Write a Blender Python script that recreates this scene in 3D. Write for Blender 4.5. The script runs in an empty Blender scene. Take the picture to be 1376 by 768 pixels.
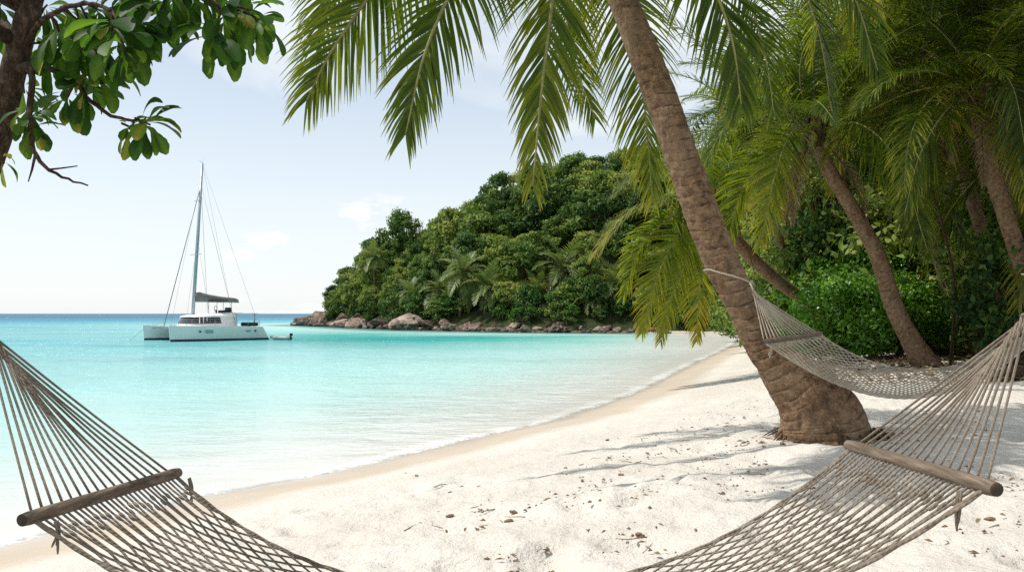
import bpy, math, random
import numpy as np
from mathutils import Vector, Matrix, noise as mnoise

random.seed(7)
RNG = np.random.default_rng(7)
R = math.radians
SC = bpy.context.scene
COL = SC.collection

# ---------------------------------------------------------------- camera numbers
F = 1080.0          # focal length in pixels of the 1376 wide photograph
CAMZ = 2.05         # metres above the water
HOR = 421.0


def P(px, py, d):
    """a point d metres ahead of the camera seen at a pixel of the photograph"""
    return Vector(((px - 688.0) / F * d, d, CAMZ - (py - HOR) / F * d))


# ---------------------------------------------------------------- noise
def _hash(ix, iy, seed):
    h = (ix.astype(np.int64) * 374761393 + iy.astype(np.int64) * 668265263 + seed * 1274126177) & 0xFFFFFFFF
    h = ((h ^ (h >> 13)) * 1274126177) & 0xFFFFFFFF
    h = h ^ (h >> 16)
    return (h & 0xFFFF) / 65535.0


def vnoise(x, y, seed=0):
    x = np.asarray(x, float); y = np.asarray(y, float)
    ix = np.floor(x); iy = np.floor(y)
    fx = x - ix; fy = y - iy
    fx = fx * fx * fx * (fx * (fx * 6 - 15) + 10); fy = fy * fy * fy * (fy * (fy * 6 - 15) + 10)
    a = _hash(ix, iy, seed); b = _hash(ix + 1, iy, seed)
    c = _hash(ix, iy + 1, seed); d = _hash(ix + 1, iy + 1, seed)
    return (a * (1 - fx) + b * fx) * (1 - fy) + (c * (1 - fx) + d * fx) * fy


def fbm(x, y, seed=0, octv=4, gain=0.5):
    s = 0; amp = 1; tot = 0; fr = 1.0
    for o in range(octv):
        s = s + amp * (vnoise(x * fr + 17.3 * o, y * fr - 9.1 * o, seed + o) - 0.5) * 2
        tot += amp; amp *= gain; fr *= 2.03
    return s / tot


def sstep(a, b, x):
    t = np.clip((np.asarray(x, float) - a) / (b - a), 0, 1)
    return t * t * (3 - 2 * t)


def smin(a, b, k):
    h = np.clip(0.5 + 0.5 * (b - a) / k, 0, 1)
    return b * (1 - h) + a * h - k * h * (1 - h)


# ---------------------------------------------------------------- land shape
SHORE = [(-22, -42), (-11, -6), (-7.6, 1.5), (-5.6, 5.0), (-4.49, 7.05), (-4.22, 7.6), (-3.36, 9.11), (-2.6, 9.95), (-1.91, 10.96),
         (-.75, 13.0), (.9, 15.5), (3.29, 20.9), (5.3, 26.8), (7.46, 33), (11, 42.6), (14.9, 54), (18.2, 65), (20.6, 73), (20.6, 79),
         (18.6, 82.5), (16.1, 83.2), (12.8, 85), (6, 86.2), (.16, 88.6), (-7.8, 96), (-12, 99), (-16.3, 105), (-22, 114), (-27.8, 126),
         (-34, 134), (-38.8, 143), (-37, 149), (-22, 160), (0, 190), (60, 270), (420, 520), (420, -120), (-10, -120)]


def shore_dist(x, y):
    x = np.asarray(x, float); y = np.asarray(y, float)
    d2 = np.full(x.shape, 1e18); inside = np.zeros(x.shape, bool)
    n = len(SHORE)
    for i in range(n):
        ax, ay = SHORE[i]; bx, by = SHORE[(i + 1) % n]
        ex, ey = bx - ax, by - ay
        t = np.clip(((x - ax) * ex + (y - ay) * ey) / (ex * ex + ey * ey), 0, 1)
        d2 = np.minimum(d2, (x - ax - t * ex) ** 2 + (y - ay - t * ey) ** 2)
        with np.errstate(divide='ignore', invalid='ignore'):
            c = ((ay > y) != (by > y)) & (x < (bx - ax) * (y - ay) / ((by - ay) if by != ay else 1e-9) + ax)
        inside ^= c
    d = np.sqrt(d2)
    return np.where(inside, d, -d)


def base_z(x, y, sd):
    land = smin(0.155 * sd, np.full_like(sd, 0.88), 0.22) + 0.012 * np.maximum(sd - 9, 0)
    sea = np.maximum(0.075 * sd, -5.0)
    return np.where(sd > 0, land, sea)


def ground_h(x, y):
    x = np.atleast_1d(np.asarray(x, float)); y = np.atleast_1d(np.asarray(y, float))
    return base_z(x, y, shore_dist(x, y))


HX = [-42, -37, -27, -18, -8, -3, 3, 9, 20, 60, 150]
HZ = [0.3, 1.5, 7.0, 12.6, 14.4, 15.8, 17.5, 19.2, 18.5, 19, 22]


def hill_h(x, y, sd=None):
    x = np.atleast_1d(np.asarray(x, float)); y = np.atleast_1d(np.asarray(y, float))
    if sd is None:
        sd = shore_dist(x, y)
    hr = np.interp(x, HX, HZ)
    h = smin(0.52 * (sd - 1.0), hr, 3.0)
    h = h * sstep(70, 84, y + 0.22 * np.maximum(x - 20, 0))
    return h + 1.0 * fbm(x / 9, y / 9, 5, 3) * sstep(1, 9, h)


def on_ground(px, py):
    """where the ray through a pixel meets the ground"""
    d = np.arange(2.0, 160, 0.02)
    x = (px - 688.0) / F * d; z = CAMZ - (py - HOR) / F * d
    g = ground_h(x, d)
    i = int(np.argmax(z <= g))
    return Vector((x[i], d[i], g[i]))


# ---------------------------------------------------------------- object helpers
def tag(o, label=None, cat=None, group=None, kind=None):
    if label: o['label'] = label
    if cat: o['category'] = cat
    if group: o['group'] = group
    if kind: o['kind'] = kind
    return o


def empty(name, loc=(0, 0, 0), rz=0.0):
    o = bpy.data.objects.new(name, None)
    o.empty_display_size = 0.2
    o.location = loc; o.rotation_euler = (0, 0, rz)
    COL.objects.link(o)
    return o


def link(name, me, parent=None, loc=None, mats=None):
    o = bpy.data.objects.new(name, me)
    COL.objects.link(o)
    if parent is not None: o.parent = parent
    if loc is not None: o.location = loc
    if mats:
        for m in mats: me.materials.append(m)
    return o


def copy_tree(o, parent=None):
    c = o.copy(); COL.objects.link(c); c.parent = parent
    for ch in list(o.children): copy_tree(ch, c)
    return c


class MB:
    """collects vertices and faces, builds ONE mesh"""
    def __init__(self):
        self.v = []; self.f = []; self.mi = []; self.sm = []; self.var = []; self.uv = []

    def add(self, vs, fs, mi=0, smooth=True, var=0.5, uvs=None):
        b = len(self.v)
        self.v.extend([tuple(p) for p in vs])
        if np.isscalar(var): self.var.extend([var] * len(vs))
        else: self.var.extend(var)
        self.uv.extend(uvs if uvs is not None else [(0, 0)] * len(vs))
        for f in fs:
            self.f.append(tuple(i + b for i in f)); self.mi.append(mi); self.sm.append(smooth)
        return b

    def tube(self, pts, rad, n=6, mi=0, cap=True, var=0.5, smooth=True):
        pts = [Vector(p) for p in pts]
        k = len(pts)
        if np.isscalar(rad): rad = [rad] * k
        vs = []; fs = []; uvs = []
        ref = None; L = 0
        for i, p in enumerate(pts):
            t = (pts[min(i + 1, k - 1)] - pts[max(i - 1, 0)])
            if t.length < 1e-9: t = Vector((0, 0, 1))
            t.normalize()
            if ref is None:
                ref = t.orthogonal().normalized()
            else:
                ref = (ref - t * ref.dot(t))
                if ref.length < 1e-6: ref = t.orthogonal()
                ref.normalize()
            b = t.cross(ref)
            if i: L += (p - pts[i - 1]).length
            for j in range(n):
                a = 2 * math.pi * j / n
                vs.append(p + (ref * math.cos(a) + b * math.sin(a)) * rad[i]); uvs.append((j / n, L))
        for i in range(k - 1):
            for j in range(n):
                fs.append((i * n + j, i * n + (j + 1) % n, (i + 1) * n + (j + 1) % n, (i + 1) * n + j))
        if cap:
            fs.append(tuple(range(n - 1, -1, -1))); fs.append(tuple(range((k - 1) * n, k * n)))
        self.add(vs, fs, mi, smooth, var, uvs)

    def box(self, c, s, rot=None, mi=0, bev=0.0):
        """chamfered box"""
        hx, hy, hz = s[0] / 2, s[1] / 2, s[2] / 2
        e = min(bev, hx * .9, hy * .9, hz * .9)
        c = Vector(c)
        vs = []; idx = {}
        def vid(p):
            key = tuple(round(q, 6) for q in p)
            if key not in idx:
                idx[key] = len(vs); vs.append(Vector(p))
            return idx[key]
        fs = []
        if e <= 0:
            for ax in range(3):
                for s_ in (-1, 1):
                    q = []
                    for (u, w) in ((-1, -1), (1, -1), (1, 1), (-1, 1)):
                        p = [0, 0, 0]; p[ax] = s_ * (hx, hy, hz)[ax]
                        a1, a2 = (ax + 1) % 3, (ax + 2) % 3
                        p[a1] = u * (hx, hy, hz)[a1]; p[a2] = w * (hx, hy, hz)[a2]
                        q.append(vid(p))
                    fs.append(q if s_ > 0 else q[::-1])
        else:
            H = (hx, hy, hz)
            for ax in range(3):
                a1, a2 = (ax + 1) % 3, (ax + 2) % 3
                for s_ in (-1, 1):
                    q = []
                    for (u, w) in ((-1, -1), (1, -1), (1, 1), (-1, 1)):
                        p = [0, 0, 0]; p[ax] = s_ * H[ax]; p[a1] = u * (H[a1] - e); p[a2] = w * (H[a2] - e)
                        q.append(vid(p))
                    fs.append(q if s_ > 0 else q[::-1])
                # edge chamfers along axis ax
                for u in (-1, 1):
                    for w in (-1, 1):
                        pts = []
                        for s_ in (-1, 1):
                            p = [0, 0, 0]; p[ax] = s_ * (H[ax] - e); p[a1] = u * H[a1]; p[a2] = w * (H[a2] - e); pa = list(p)
                            p = [0, 0, 0]; p[ax] = s_ * (H[ax] - e); p[a1] = u * (H[a1] - e); p[a2] = w * H[a2]; pb = list(p)
                            pts.append((vid(pa), vid(pb)))
                        q = [pts[0][0], pts[1][0], pts[1][1], pts[0][1]]
                        fs.append(q if u * w < 0 else q[::-1])
            for sx in (-1, 1):
                for sy in (-1, 1):
                    for sz in (-1, 1):
                        q = [vid((sx * hx, sy * (hy - e), sz * (hz - e))), vid((sx * (hx - e), sy * hy, sz * (hz - e))),
                             vid((sx * (hx - e), sy * (hy - e), sz * hz))]
                        fs.append(q if sx * sy * sz > 0 else q[::-1])
        if rot is not None: vs = [rot @ p for p in vs]
        self.add([p + c for p in vs], fs, mi, False)

    def build(self, name, mats, parent=None, loc=None):
        me = bpy.data.meshes.new(name)
        me.from_pydata(self.v, [], self.f)
        if not isinstance(mats, (list, tuple)): mats = [mats]
        for m in mats: me.materials.append(m)
        me.polygons.foreach_set('material_index', self.mi)
        me.polygons.foreach_set('use_smooth', self.sm)
        a = me.attributes.new('var', 'FLOAT', 'POINT'); a.data.foreach_set('value', self.var)
        uvl = me.uv_layers.new(name='UVMap')
        li = np.zeros(len(me.loops), np.int32); me.loops.foreach_get('vertex_index', li)
        uvl.data.foreach_set('uv', np.array(self.uv, np.float32)[li].ravel())
        me.update()
        return link(name, me, parent, loc)


def grid_mesh(name, X, Y, Z, attrs, keep=None, smooth=True):
    n, m = X.shape
    co = np.stack([X, Y, Z], -1).reshape(-1, 3).astype(np.float32)
    idx = np.arange(n * m).reshape(n, m)
    q = np.stack([idx[:-1, :-1], idx[:-1, 1:], idx[1:, 1:], idx[1:, :-1]], -1).reshape(-1, 4)
    if keep is not None:
        k = keep.reshape(-1)
        q = q[k[q].any(1)]
    me = bpy.data.meshes.new(name)
    me.vertices.add(len(co)); me.vertices.foreach_set('co', co.ravel())
    me.loops.add(q.size); me.loops.foreach_set('vertex_index', q.astype(np.int32).ravel())
    me.polygons.add(len(q)); me.polygons.foreach_set('loop_start', np.arange(0, q.size, 4, dtype=np.int32))
    me.polygons.foreach_set('use_smooth', np.full(len(q), smooth))
    me.update(calc_edges=True)
    for k, v in attrs.items():
        a = me.attributes.new(k, 'FLOAT', 'POINT'); a.data.foreach_set('value', v.reshape(-1).astype(np.float32))
    return me


# ---------------------------------------------------------------- materials
class NT:
    def __init__(self, name):
        self.m = bpy.data.materials.new(name); self.m.use_nodes = True
        self.t = self.m.node_tree; self.t.nodes.clear()
        self.out = self.n('ShaderNodeOutputMaterial')

    def n(self, typ, **kw):
        nd = self.t.nodes.new(typ)
        for k, v in kw.items(): setattr(nd, k, v)
        return nd

    def l(self, a, b): self.t.links.new(a, b)

    def attr(self, name): return self.n('ShaderNodeAttribute', attribute_name=name).outputs['Fac']

    def coord(self, which='Object'): return self.n('ShaderNodeTexCoord').outputs[which]

    def pos(self): return self.n('ShaderNodeNewGeometry').outputs['Position']

    def noise(self, vec, scale, detail=4, rough=0.55, dist=0.0):
        nd = self.n('ShaderNodeTexNoise'); nd.inputs['Scale'].default_value = scale
        nd.inputs['Detail'].default_value = detail; nd.inputs['Roughness'].default_value = rough
        nd.inputs['Distortion'].default_value = dist
        if vec is not None: self.l(vec, nd.inputs['Vector'])
        return nd.outputs['Fac']

    def ramp(self, fac, stops, interp='LINEAR'):
        nd = self.n('ShaderNodeValToRGB'); nd.color_ramp.interpolation = interp
        e = nd.color_ramp.elements
        while len(e) < len(stops): e.new(0.5)
        for i, (p, c) in enumerate(stops):
            e[i].position = p
            e[i].color = (c, c, c, 1) if np.isscalar(c) else (*c[:3], 1)
        self.l(fac, nd.inputs['Fac'])
        return nd.outputs['Color']

    def math(self, op, a, b=None, c=None, clamp=False):
        nd = self.n('ShaderNodeMath', operation=op, use_clamp=clamp)
        for i, x in enumerate((a, b, c)):
            if x is None: continue
            if isinstance(x, (int, float)): nd.inputs[i].default_value = x
            else: self.l(x, nd.inputs[i])
        return nd.outputs[0]

    def mapr(self, v, a, b, c=0.0, d=1.0, smooth=False):
        nd = self.n('ShaderNodeMapRange'); nd.clamp = True
        if smooth: nd.interpolation_type = 'SMOOTHSTEP'
        self.l(v, nd.inputs['Value'])
        for k, x in zip(('From Min', 'From Max', 'To Min', 'To Max'), (a, b, c, d)): nd.inputs[k].default_value = x
        return nd.outputs['Result']

    def mix(self, fac, a, b, mode='MIX'):
        nd = self.n('ShaderNodeMix', data_type='RGBA', blend_type=mode)
        for sock, x in ((nd.inputs[0], fac), (nd.inputs[6], a), (nd.inputs[7], b)):
            if isinstance(x, (int, float)): sock.default_value = x
            elif isinstance(x, tuple): sock.default_value = (*x[:3], 1)
            else: self.l(x, sock)
        return nd.outputs[2]

    def bump(self, h, strength=0.5, dist=0.02, normal=None):
        nd = self.n('ShaderNodeBump'); nd.inputs['Strength'].default_value = strength
        nd.inputs['Distance'].default_value = dist
        self.l(h, nd.inputs['Height'])
        if normal is not None: self.l(normal, nd.inputs['Normal'])
        return nd.outputs['Normal']

    def mapping(self, vec, scale=(1, 1, 1), rot=(0, 0, 0)):
        nd = self.n('ShaderNodeMapping'); nd.inputs['Scale'].default_value = scale
        nd.inputs['Rotation'].default_value = rot
        self.l(vec, nd.inputs['Vector'])
        return nd.outputs['Vector']

    def bsdf(self, col, rough=0.6, spec=0.4, normal=None, metal=0.0, ior=None):
        b = self.n('ShaderNodeBsdfPrincipled')
        for sock, x in (('Base Color', col), ('Roughness', rough), ('Specular IOR Level', spec), ('Metallic', metal)):
            if isinstance(x, (int, float)): b.inputs[sock].default_value = x
            elif isinstance(x, tuple): b.inputs[sock].default_value = (*x[:3], 1)
            else: self.l(x, b.inputs[sock])
        if ior: b.inputs['IOR'].default_value = ior
        if normal is not None: self.l(normal, b.inputs['Normal'])
        return b.outputs['BSDF']

    def mixsh(self, fac, a, b):
        nd = self.n('ShaderNodeMixShader')
        if isinstance(fac, (int, float)): nd.inputs[0].default_value = fac
        else: self.l(fac, nd.inputs[0])
        self.l(a, nd.inputs[1]); self.l(b, nd.inputs[2])
        return nd.outputs[0]

    def done(self, sh):
        self.l(sh, self.out.inputs['Surface']); return self.m


def plain(name, col, rough=0.5, var=0.12, scale=6, spec=0.4, bump=0.0, metal=0.0):
    t = NT(name); v = t.coord('Object')
    n = t.noise(v, scale, 5, 0.6)
    c = t.ramp(n, [(0.3, tuple(x * (1 - var) for x in col)), (0.7, tuple(min(1, x * (1 + var)) for x in col))])
    nr = t.bump(n, bump, 0.02) if bump else None
    return t.done(t.bsdf(c, rough, spec, nr, metal))


def leafy(name, stops, rough=0.45, transl=0.35, spec=0.4, tcol=1.6, rnd=0.25):
    """thin leaf: reflecting surface plus light coming through"""
    t = NT(name)
    v = t.attr('var')
    oi = t.n('ShaderNodeObjectInfo').outputs['Random']
    fac = t.math('ADD', v, t.math('MULTIPLY', t.math('SUBTRACT', oi, 0.5), rnd), clamp=True)
    c = t.ramp(fac, stops)
    b = t.bsdf(c, rough, spec)
    tr = t.n('ShaderNodeBsdfTranslucent')
    tc = t.mix(1.0, c, (tcol, tcol * 0.95, tcol * 0.45), 'MULTIPLY')
    t.l(tc, tr.inputs['Color'])
    return t.done(t.mixsh(transl, b, tr.outputs[0]))


def mat_sand():
    t = NT('coral_sand'); p = t.pos()
    sd = t.attr('sd'); soil = t.attr('soil')
    n1 = t.noise(p, 0.9, 5, 0.6); n2 = t.noise(p, 9, 4, 0.65); n3 = t.noise(p, 160, 2, 0.6); n4 = t.noise(p, 38, 3, 0.7)
    dry = t.ramp(n1, [(0.3, (0.56, 0.52, 0.46)), (0.7, (0.65, 0.612, 0.552))])
    dry = t.mix(t.mapr(n4, 0.58, 0.72, 0, 0.30), dry, (0.50, 0.41, 0.31))
    dry = t.mix(t.mapr(n3, 0.62, 0.75, 0, 0.35), dry, (0.42, 0.34, 0.26))
    wet = t.ramp(n1, [(0.3, (0.43, 0.365, 0.285)), (0.7, (0.49, 0.42, 0.34))])
    edge = t.math('ADD', sd, t.math('MULTIPLY', t.math('SUBTRACT', t.noise(p, 0.7, 3), 0.5), 0.8))
    w = t.mapr(edge, 0.9, 1.75, 1, 0, True)
    under = t.mapr(sd, -0.9, 0.05, 0, 1, True)
    wet = t.mix(under, (0.70, 0.68, 0.61), wet)
    col = t.mix(w, dry, wet)
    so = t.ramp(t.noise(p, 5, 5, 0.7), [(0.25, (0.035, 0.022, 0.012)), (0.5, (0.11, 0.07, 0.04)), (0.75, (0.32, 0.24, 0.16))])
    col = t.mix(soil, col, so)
    rough = t.mapr(edge, 0.1, 0.9, 0.28, 0.95)
    h = t.math('ADD', t.math('MULTIPLY', n2, 0.7), t.math('ADD', t.math('MULTIPLY', n4, 0.25), t.math('MULTIPLY', n3, 0.06)))
    hm = t.math('MULTIPLY', h, t.mapr(edge, 0.6, 2.2, 0.05, 1.0))
    nr = t.bump(hm, 1.0, 0.06)
    return t.done(t.bsdf(col, rough, 0.25, nr))


def mat_water():
    t = NT('sea_water'); p = t.pos()
    sd = t.attr('sd')                       # negative offshore
    off = t.math('MULTIPLY', sd, -1.0)
    wob = t.math('MULTIPLY', t.math('SUBTRACT', t.noise(p, 0.10, 4, 0.6), 0.5), 14.0)
    wob2 = t.math('MULTIPLY', wob, t.mapr(off, 1.5, 14, 0.0, 1.0))
    dd = t.math('ADD', off, wob2)
    fac = t.mapr(dd, 0, 120)
    col = t.ramp(fac, [(0.0, (0.63, 0.605, 0.55)), (0.014, (0.57, 0.60, 0.56)), (0.05, (0.40, 0.60, 0.565)), (0.12, (0.30, 0.55, 0.535)),
                       (0.25, (0.19, 0.455, 0.465)), (0.55, (0.085, 0.37, 0.45)), (1.0, (0.045, 0.26, 0.39))])
    turq = t.ramp(fac, [(0.0, (0.62, 0.595, 0.54)), (0.035, (0.52, 0.56, 0.50)), (0.09, (0.24, 0.50, 0.45)), (0.17, (0.04, 0.345, 0.31)), (0.3, (0.015, 0.25, 0.235)), (1.0, (0.03, 0.27, 0.34))])
    col = t.mix(t.attr('bay'), col, turq)
    col = t.mix(t.attr('rocky'), col, (0.030, 0.21, 0.19))
    col = t.mix(t.mapr(off, 70, 320), col, (0.010, 0.115, 0.215))
    # dark weed patches on the bottom
    patch = t.mapr(t.noise(t.mapping(p, (0.05, 0.11, 1)), 1.0, 4, 0.6), 0.5, 0.66, 0, 0.45)
    col = t.mix(t.math('MULTIPLY', patch, t.mapr(off, 14, 30)), col, (0.02, 0.22, 0.24))
    # ripples
    v1 = t.mapping(p, (0.55, 1.25, 1), (0, 0, R(18))); v2 = t.mapping(p, (1.5, 3.0, 1), (0, 0, R(-12)))
    v3 = t.mapping(p, (5.5, 8.5, 1), (0, 0, R(30)))
    v0 = t.mapping(p, (0.20, 0.42, 1), (0, 0, R(10)))
    gust = t.mapr(t.noise(t.mapping(p, (0.03, 0.06, 1)), 1.0, 3, 0.5), 0.38, 0.62, 0.35, 1.3)
    far = t.math('MULTIPLY', t.mapr(off, 0.3, 9, 0.12, 1.0), gust)
    h = t.math('ADD', t.math('ADD', t.math('MULTIPLY', t.math('MULTIPLY', t.noise(v0, 1.0, 3, 0.55, 0.5), 0.75), t.mapr(off, 6, 30)), t.math('MULTIPLY', t.noise(v1, 1.0, 4, 0.55, 0.4), 0.34)),
               t.math('ADD', t.math('MULTIPLY', t.noise(v2, 1.0, 3, 0.6, 0.3), 0.17), t.math('MULTIPLY', t.noise(v3, 1.0, 3, 0.6), 0.028)))
    nr = t.bump(t.math('MULTIPLY', h, far), 1.0, 1.5)
    df = t.n('ShaderNodeBsdfDiffuse'); t.l(col, df.inputs['Color']); t.l(t.bump(t.math('MULTIPLY', h, t.mapr(off, 3, 25, 0.08, 1.0)), 1.0, 0.9), df.inputs['Normal'])
    g2 = t.n('ShaderNodeBsdfGlossy'); g2.inputs['Roughness'].default_value = 0.10; t.l(nr, g2.inputs['Normal'])
    f2 = t.n('ShaderNodeFresnel'); f2.inputs['IOR'].default_value = 1.33; t.l(nr, f2.inputs['Normal'])
    sh = t.mixsh(t.math('MINIMUM', f2.outputs[0], 0.40), df.outputs[0], g2.outputs[0])
    clear = t.n('ShaderNodeBsdfTransparent'); clear.inputs['Color'].default_value = (0.95, 0.99, 0.975, 1)
    gl = t.n('ShaderNodeBsdfGlossy'); gl.inputs['Roughness'].default_value = 0.08; t.l(nr, gl.inputs['Normal'])
    fr = t.n('ShaderNodeFresnel'); fr.inputs['IOR'].default_value = 1.33; t.l(nr, fr.inputs['Normal'])
    film = t.mixsh(t.math('MINIMUM', fr.outputs[0], 0.40), clear.outputs[0], gl.outputs[0])
    opaq = t.mapr(off, -0.05, 0.22, 0.0, 1.0, True)
    sh = t.mixsh(opaq, film, sh)
    # foam: lacy line at the edge and a few broken lines further out
    fn = t.noise(t.mapping(p, (1.6, 1.6, 1)), 1.0, 2, 0.5)
    offw = t.math('ADD', off, t.math('MULTIPLY', t.math('SUBTRACT', fn, 0.5), 0.9))
    lace = t.noise(p, 11.0, 5, 0.75, 0.6)
    e1 = t.math('MULTIPLY', t.mapr(offw, -0.25, 0.02, 0, 1), t.mapr(offw, 0.06, 0.5, 1, 0))
    e1 = t.math('MULTIPLY', e1, t.mapr(lace, 0.40, 0.56, 0.12, 1.0))
    e2 = t.math('MULTIPLY', t.mapr(offw, 1.2, 1.5, 0, 1), t.mapr(offw, 1.5, 2.3, 1, 0))
    e2 = t.math('MULTIPLY', e2, t.mapr(lace, 0.52, 0.66, 0.0, 0.7))
    foam = t.math('MULTIPLY', t.math('MAXIMUM', e1, e2), t.mapr(t.noise(p, 0.55, 3, 0.6), 0.36, 0.6, 0.15, 1.0))
    foam = t.math('MULTIPLY', foam, t.mapr(t.attr('rocky'), 0, 0.6, 1, 0.1))
    fb = t.bsdf((0.82, 0.83, 0.81), 0.8, 0.2)
    sh = t.mixsh(t.math('MULTIPLY', foam, 0.85), sh, fb)
    return t.done(sh)


def mat_bark():
    t = NT('palm_bark')
    uv = t.coord('UV'); o = t.coord('Object')
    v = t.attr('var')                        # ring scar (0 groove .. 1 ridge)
    n = t.noise(o, 14, 5, 0.65); nf = t.noise(t.mapping(o, (1, 1, 0.5)), 60, 4, 0.7); n2 = t.noise(o, 2.2, 4, 0.6)
    c = t.ramp(n, [(0.32, (0.070, 0.040, 0.023)), (0.5, (0.19, 0.115, 0.064)), (0.68, (0.31, 0.20, 0.12))])
    c = t.mix(t.mapr(n2, 0.45, 0.68, 0, 0.6), c, (0.27, 0.192, 0.125))
    fi = t.noise(t.mapping(o, (1, 1, 5)), 22, 4, 0.75)
    c = t.mix(t.mapr(fi, 0.53, 0.68, 0, 0.75), c, (0.045, 0.028, 0.018))
    c = t.mix(t.mapr(nf, 0.60, 0.70, 0, 0.7), c, (0.46, 0.40, 0.33))      # lichen flecks
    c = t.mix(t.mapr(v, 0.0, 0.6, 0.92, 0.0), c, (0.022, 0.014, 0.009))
    h = t.math('ADD', t.math('MULTIPLY', n, 0.5), t.math('MULTIPLY', nf, 0.5))
    return t.done(t.bsdf(c, 0.9, 0.2, t.bump(h, 0.9, 0.02)))


def mat_wood_bark():
    t = NT('tree_bark'); o = t.coord('Object')
    n = t.noise(t.mapping(o, (2, 2, 1)), 22, 6, 0.75); n2 = t.noise(o, 40, 4, 0.7)
    c = t.ramp(n, [(0.36, (0.018, 0.012, 0.007)), (0.52, (0.055, 0.036, 0.022)), (0.7, (0.17, 0.125, 0.08))])
    h = t.math('ADD', n, t.math('MULTIPLY', n2, 0.4))
    return t.done(t.bsdf(c, 0.9, 0.2, t.bump(h, 0.8, 0.02)))


def mat_rope(name, a, b):
    t = NT(name); o = t.coord('Object'); uv = t.coord('UV')
    n = t.noise(o, 5, 4, 0.6); nf = t.noise(o, 90, 3, 0.7)
    c = t.ramp(n, [(0.32, a), (0.68, b)])
    c = t.mix(t.mapr(nf, 0.5, 0.75, 0, 0.6), c, tuple(x * 0.4 for x in a))
    # twisted strands
    sp = t.n('ShaderNodeSeparateXYZ'); t.l(uv, sp.inputs[0])
    tw = t.math('SINE', t.math('ADD', t.math('MULTIPLY', sp.outputs['X'], 6.2832 * 2), t.math('MULTIPLY', sp.outputs['Y'], 300.0)))
    h = t.math('ADD', t.math('MULTIPLY', tw, 0.5), nf)
    c = t.mix(t.mapr(tw, -1, 0, 0.28, 0), c, tuple(x * 0.35 for x in a))
    return t.done(t.bsdf(c, 0.92, 0.15, t.bump(h, 0.6, 0.003)))


def mat_bar():
    t = NT('weathered_wood'); o = t.coord('UV'); ob = t.coord('Object')
    n = t.noise(t.mapping(ob, (60, 4, 60)), 1.0, 5, 0.65); n2 = t.noise(ob, 9, 4, 0.6)
    c = t.ramp(n, [(0.3, (0.065, 0.046, 0.030)), (0.55, (0.165, 0.125, 0.09)), (0.8, (0.30, 0.25, 0.20))])
    c = t.mix(t.mapr(n2, 0.5, 0.72, 0, 0.5), c, (0.10, 0.075, 0.05))
    return t.done(t.bsdf(c, 0.8, 0.25, t.bump(n, 0.5, 0.006)))


def mat_rock():
    t = NT('granite'); p = t.pos(); o = t.coord('Object')
    n = t.noise(o, 1.6, 6, 0.65); n2 = t.noise(o, 12, 5, 0.7)
    rnd = t.n('ShaderNodeObjectInfo').outputs['Random']
    c = t.ramp(t.math('ADD', t.math('MULTIPLY', n, 0.7), t.math('MULTIPLY', rnd, 0.3)),
               [(0.30, (0.040, 0.026, 0.018)), (0.44, (0.14, 0.098, 0.072)), (0.56, (0.30, 0.225, 0.175)), (0.75, (0.48, 0.40, 0.34))])
    c = t.mix(t.mapr(n2, 0.55, 0.75, 0, 0.5), c, (0.07, 0.05, 0.04))
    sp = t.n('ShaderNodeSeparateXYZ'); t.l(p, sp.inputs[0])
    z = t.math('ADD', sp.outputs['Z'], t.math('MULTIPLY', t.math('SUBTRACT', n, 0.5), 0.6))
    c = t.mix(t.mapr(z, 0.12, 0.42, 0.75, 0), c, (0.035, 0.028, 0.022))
    return t.done(t.bsdf(c, 0.85, 0.3, t.bump(t.math('ADD', n, t.math('MULTIPLY', n2, 0.4)), 0.8, 0.2)))


def mat_hill():
    t = NT('forest_floor'); p = t.pos()
    c = t.ramp(t.noise(p, 0.8, 5, 0.65), [(0.3, (0.018, 0.028, 0.010)), (0.6, (0.04, 0.05, 0.02)), (0.8, (0.10, 0.075, 0.045))])
    return t.done(t.bsdf(c, 0.95, 0.1))


M = {}
M['sand'] = mat_sand(); M['water'] = mat_water(); M['bark'] = mat_bark(); M['tbark'] = mat_wood_bark()
M['rope'] = mat_rope('rope_weathered', (0.15, 0.118, 0.085), (0.30, 0.25, 0.20))
M['rope_pale'] = mat_rope('rope_pale', (0.37, 0.315, 0.235), (0.55, 0.485, 0.385))
M['bar'] = mat_bar(); M['rock'] = mat_rock(); M['hill'] = mat_hill()
M['bar_end'] = plain('cut_wood_end', (0.045, 0.032, 0.022), 0.85, 0.4, 60)
M['frond'] = leafy('palm_leaf', [(0.0, (0.014, 0.030, 0.004)), (0.42, (0.056, 0.092, 0.010)), (0.72, (0.16, 0.18, 0.018)), (1.0, (0.32, 0.25, 0.04))],
                   0.38, 0.44, 0.22, 2.5, 0.22)
M['rachis'] = plain('palm_rib', (0.20, 0.19, 0.06), 0.5, 0.3, 8)
M['dryfrond'] = leafy('dead_palm_leaf', [(0, (0.10, 0.065, 0.035)), (1, (0.30, 0.22, 0.13))], 0.8, 0.2, 0.15, 1.2)
M['fibre'] = plain('palm_fibre', (0.09, 0.06, 0.035), 0.95, 0.5, 20, 0.1, 0.6)
M['coco'] = plain('coconut_husk', (0.16, 0.17, 0.04), 0.5, 0.4, 9)
M['far_frond'] = leafy('far_palm_leaf', [(0, (0.06, 0.11, 0.03)), (0.5, (0.14, 0.20, 0.06)), (1, (0.30, 0.31, 0.13))], 0.4, 0.3, 0.4, 1.5, 0.5)  # leaf colour lightened to stand in for sun glint on the far fronds
M['wood_leaf'] = leafy('forest_leaf', [(0, (0.020, 0.056, 0.016)), (0.33, (0.070, 0.142, 0.03)), (0.62, (0.18, 0.255, 0.05)), (1, (0.33, 0.35, 0.10))],
                       0.6, 0.28, 0.2, 1.5, 0.75)
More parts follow.
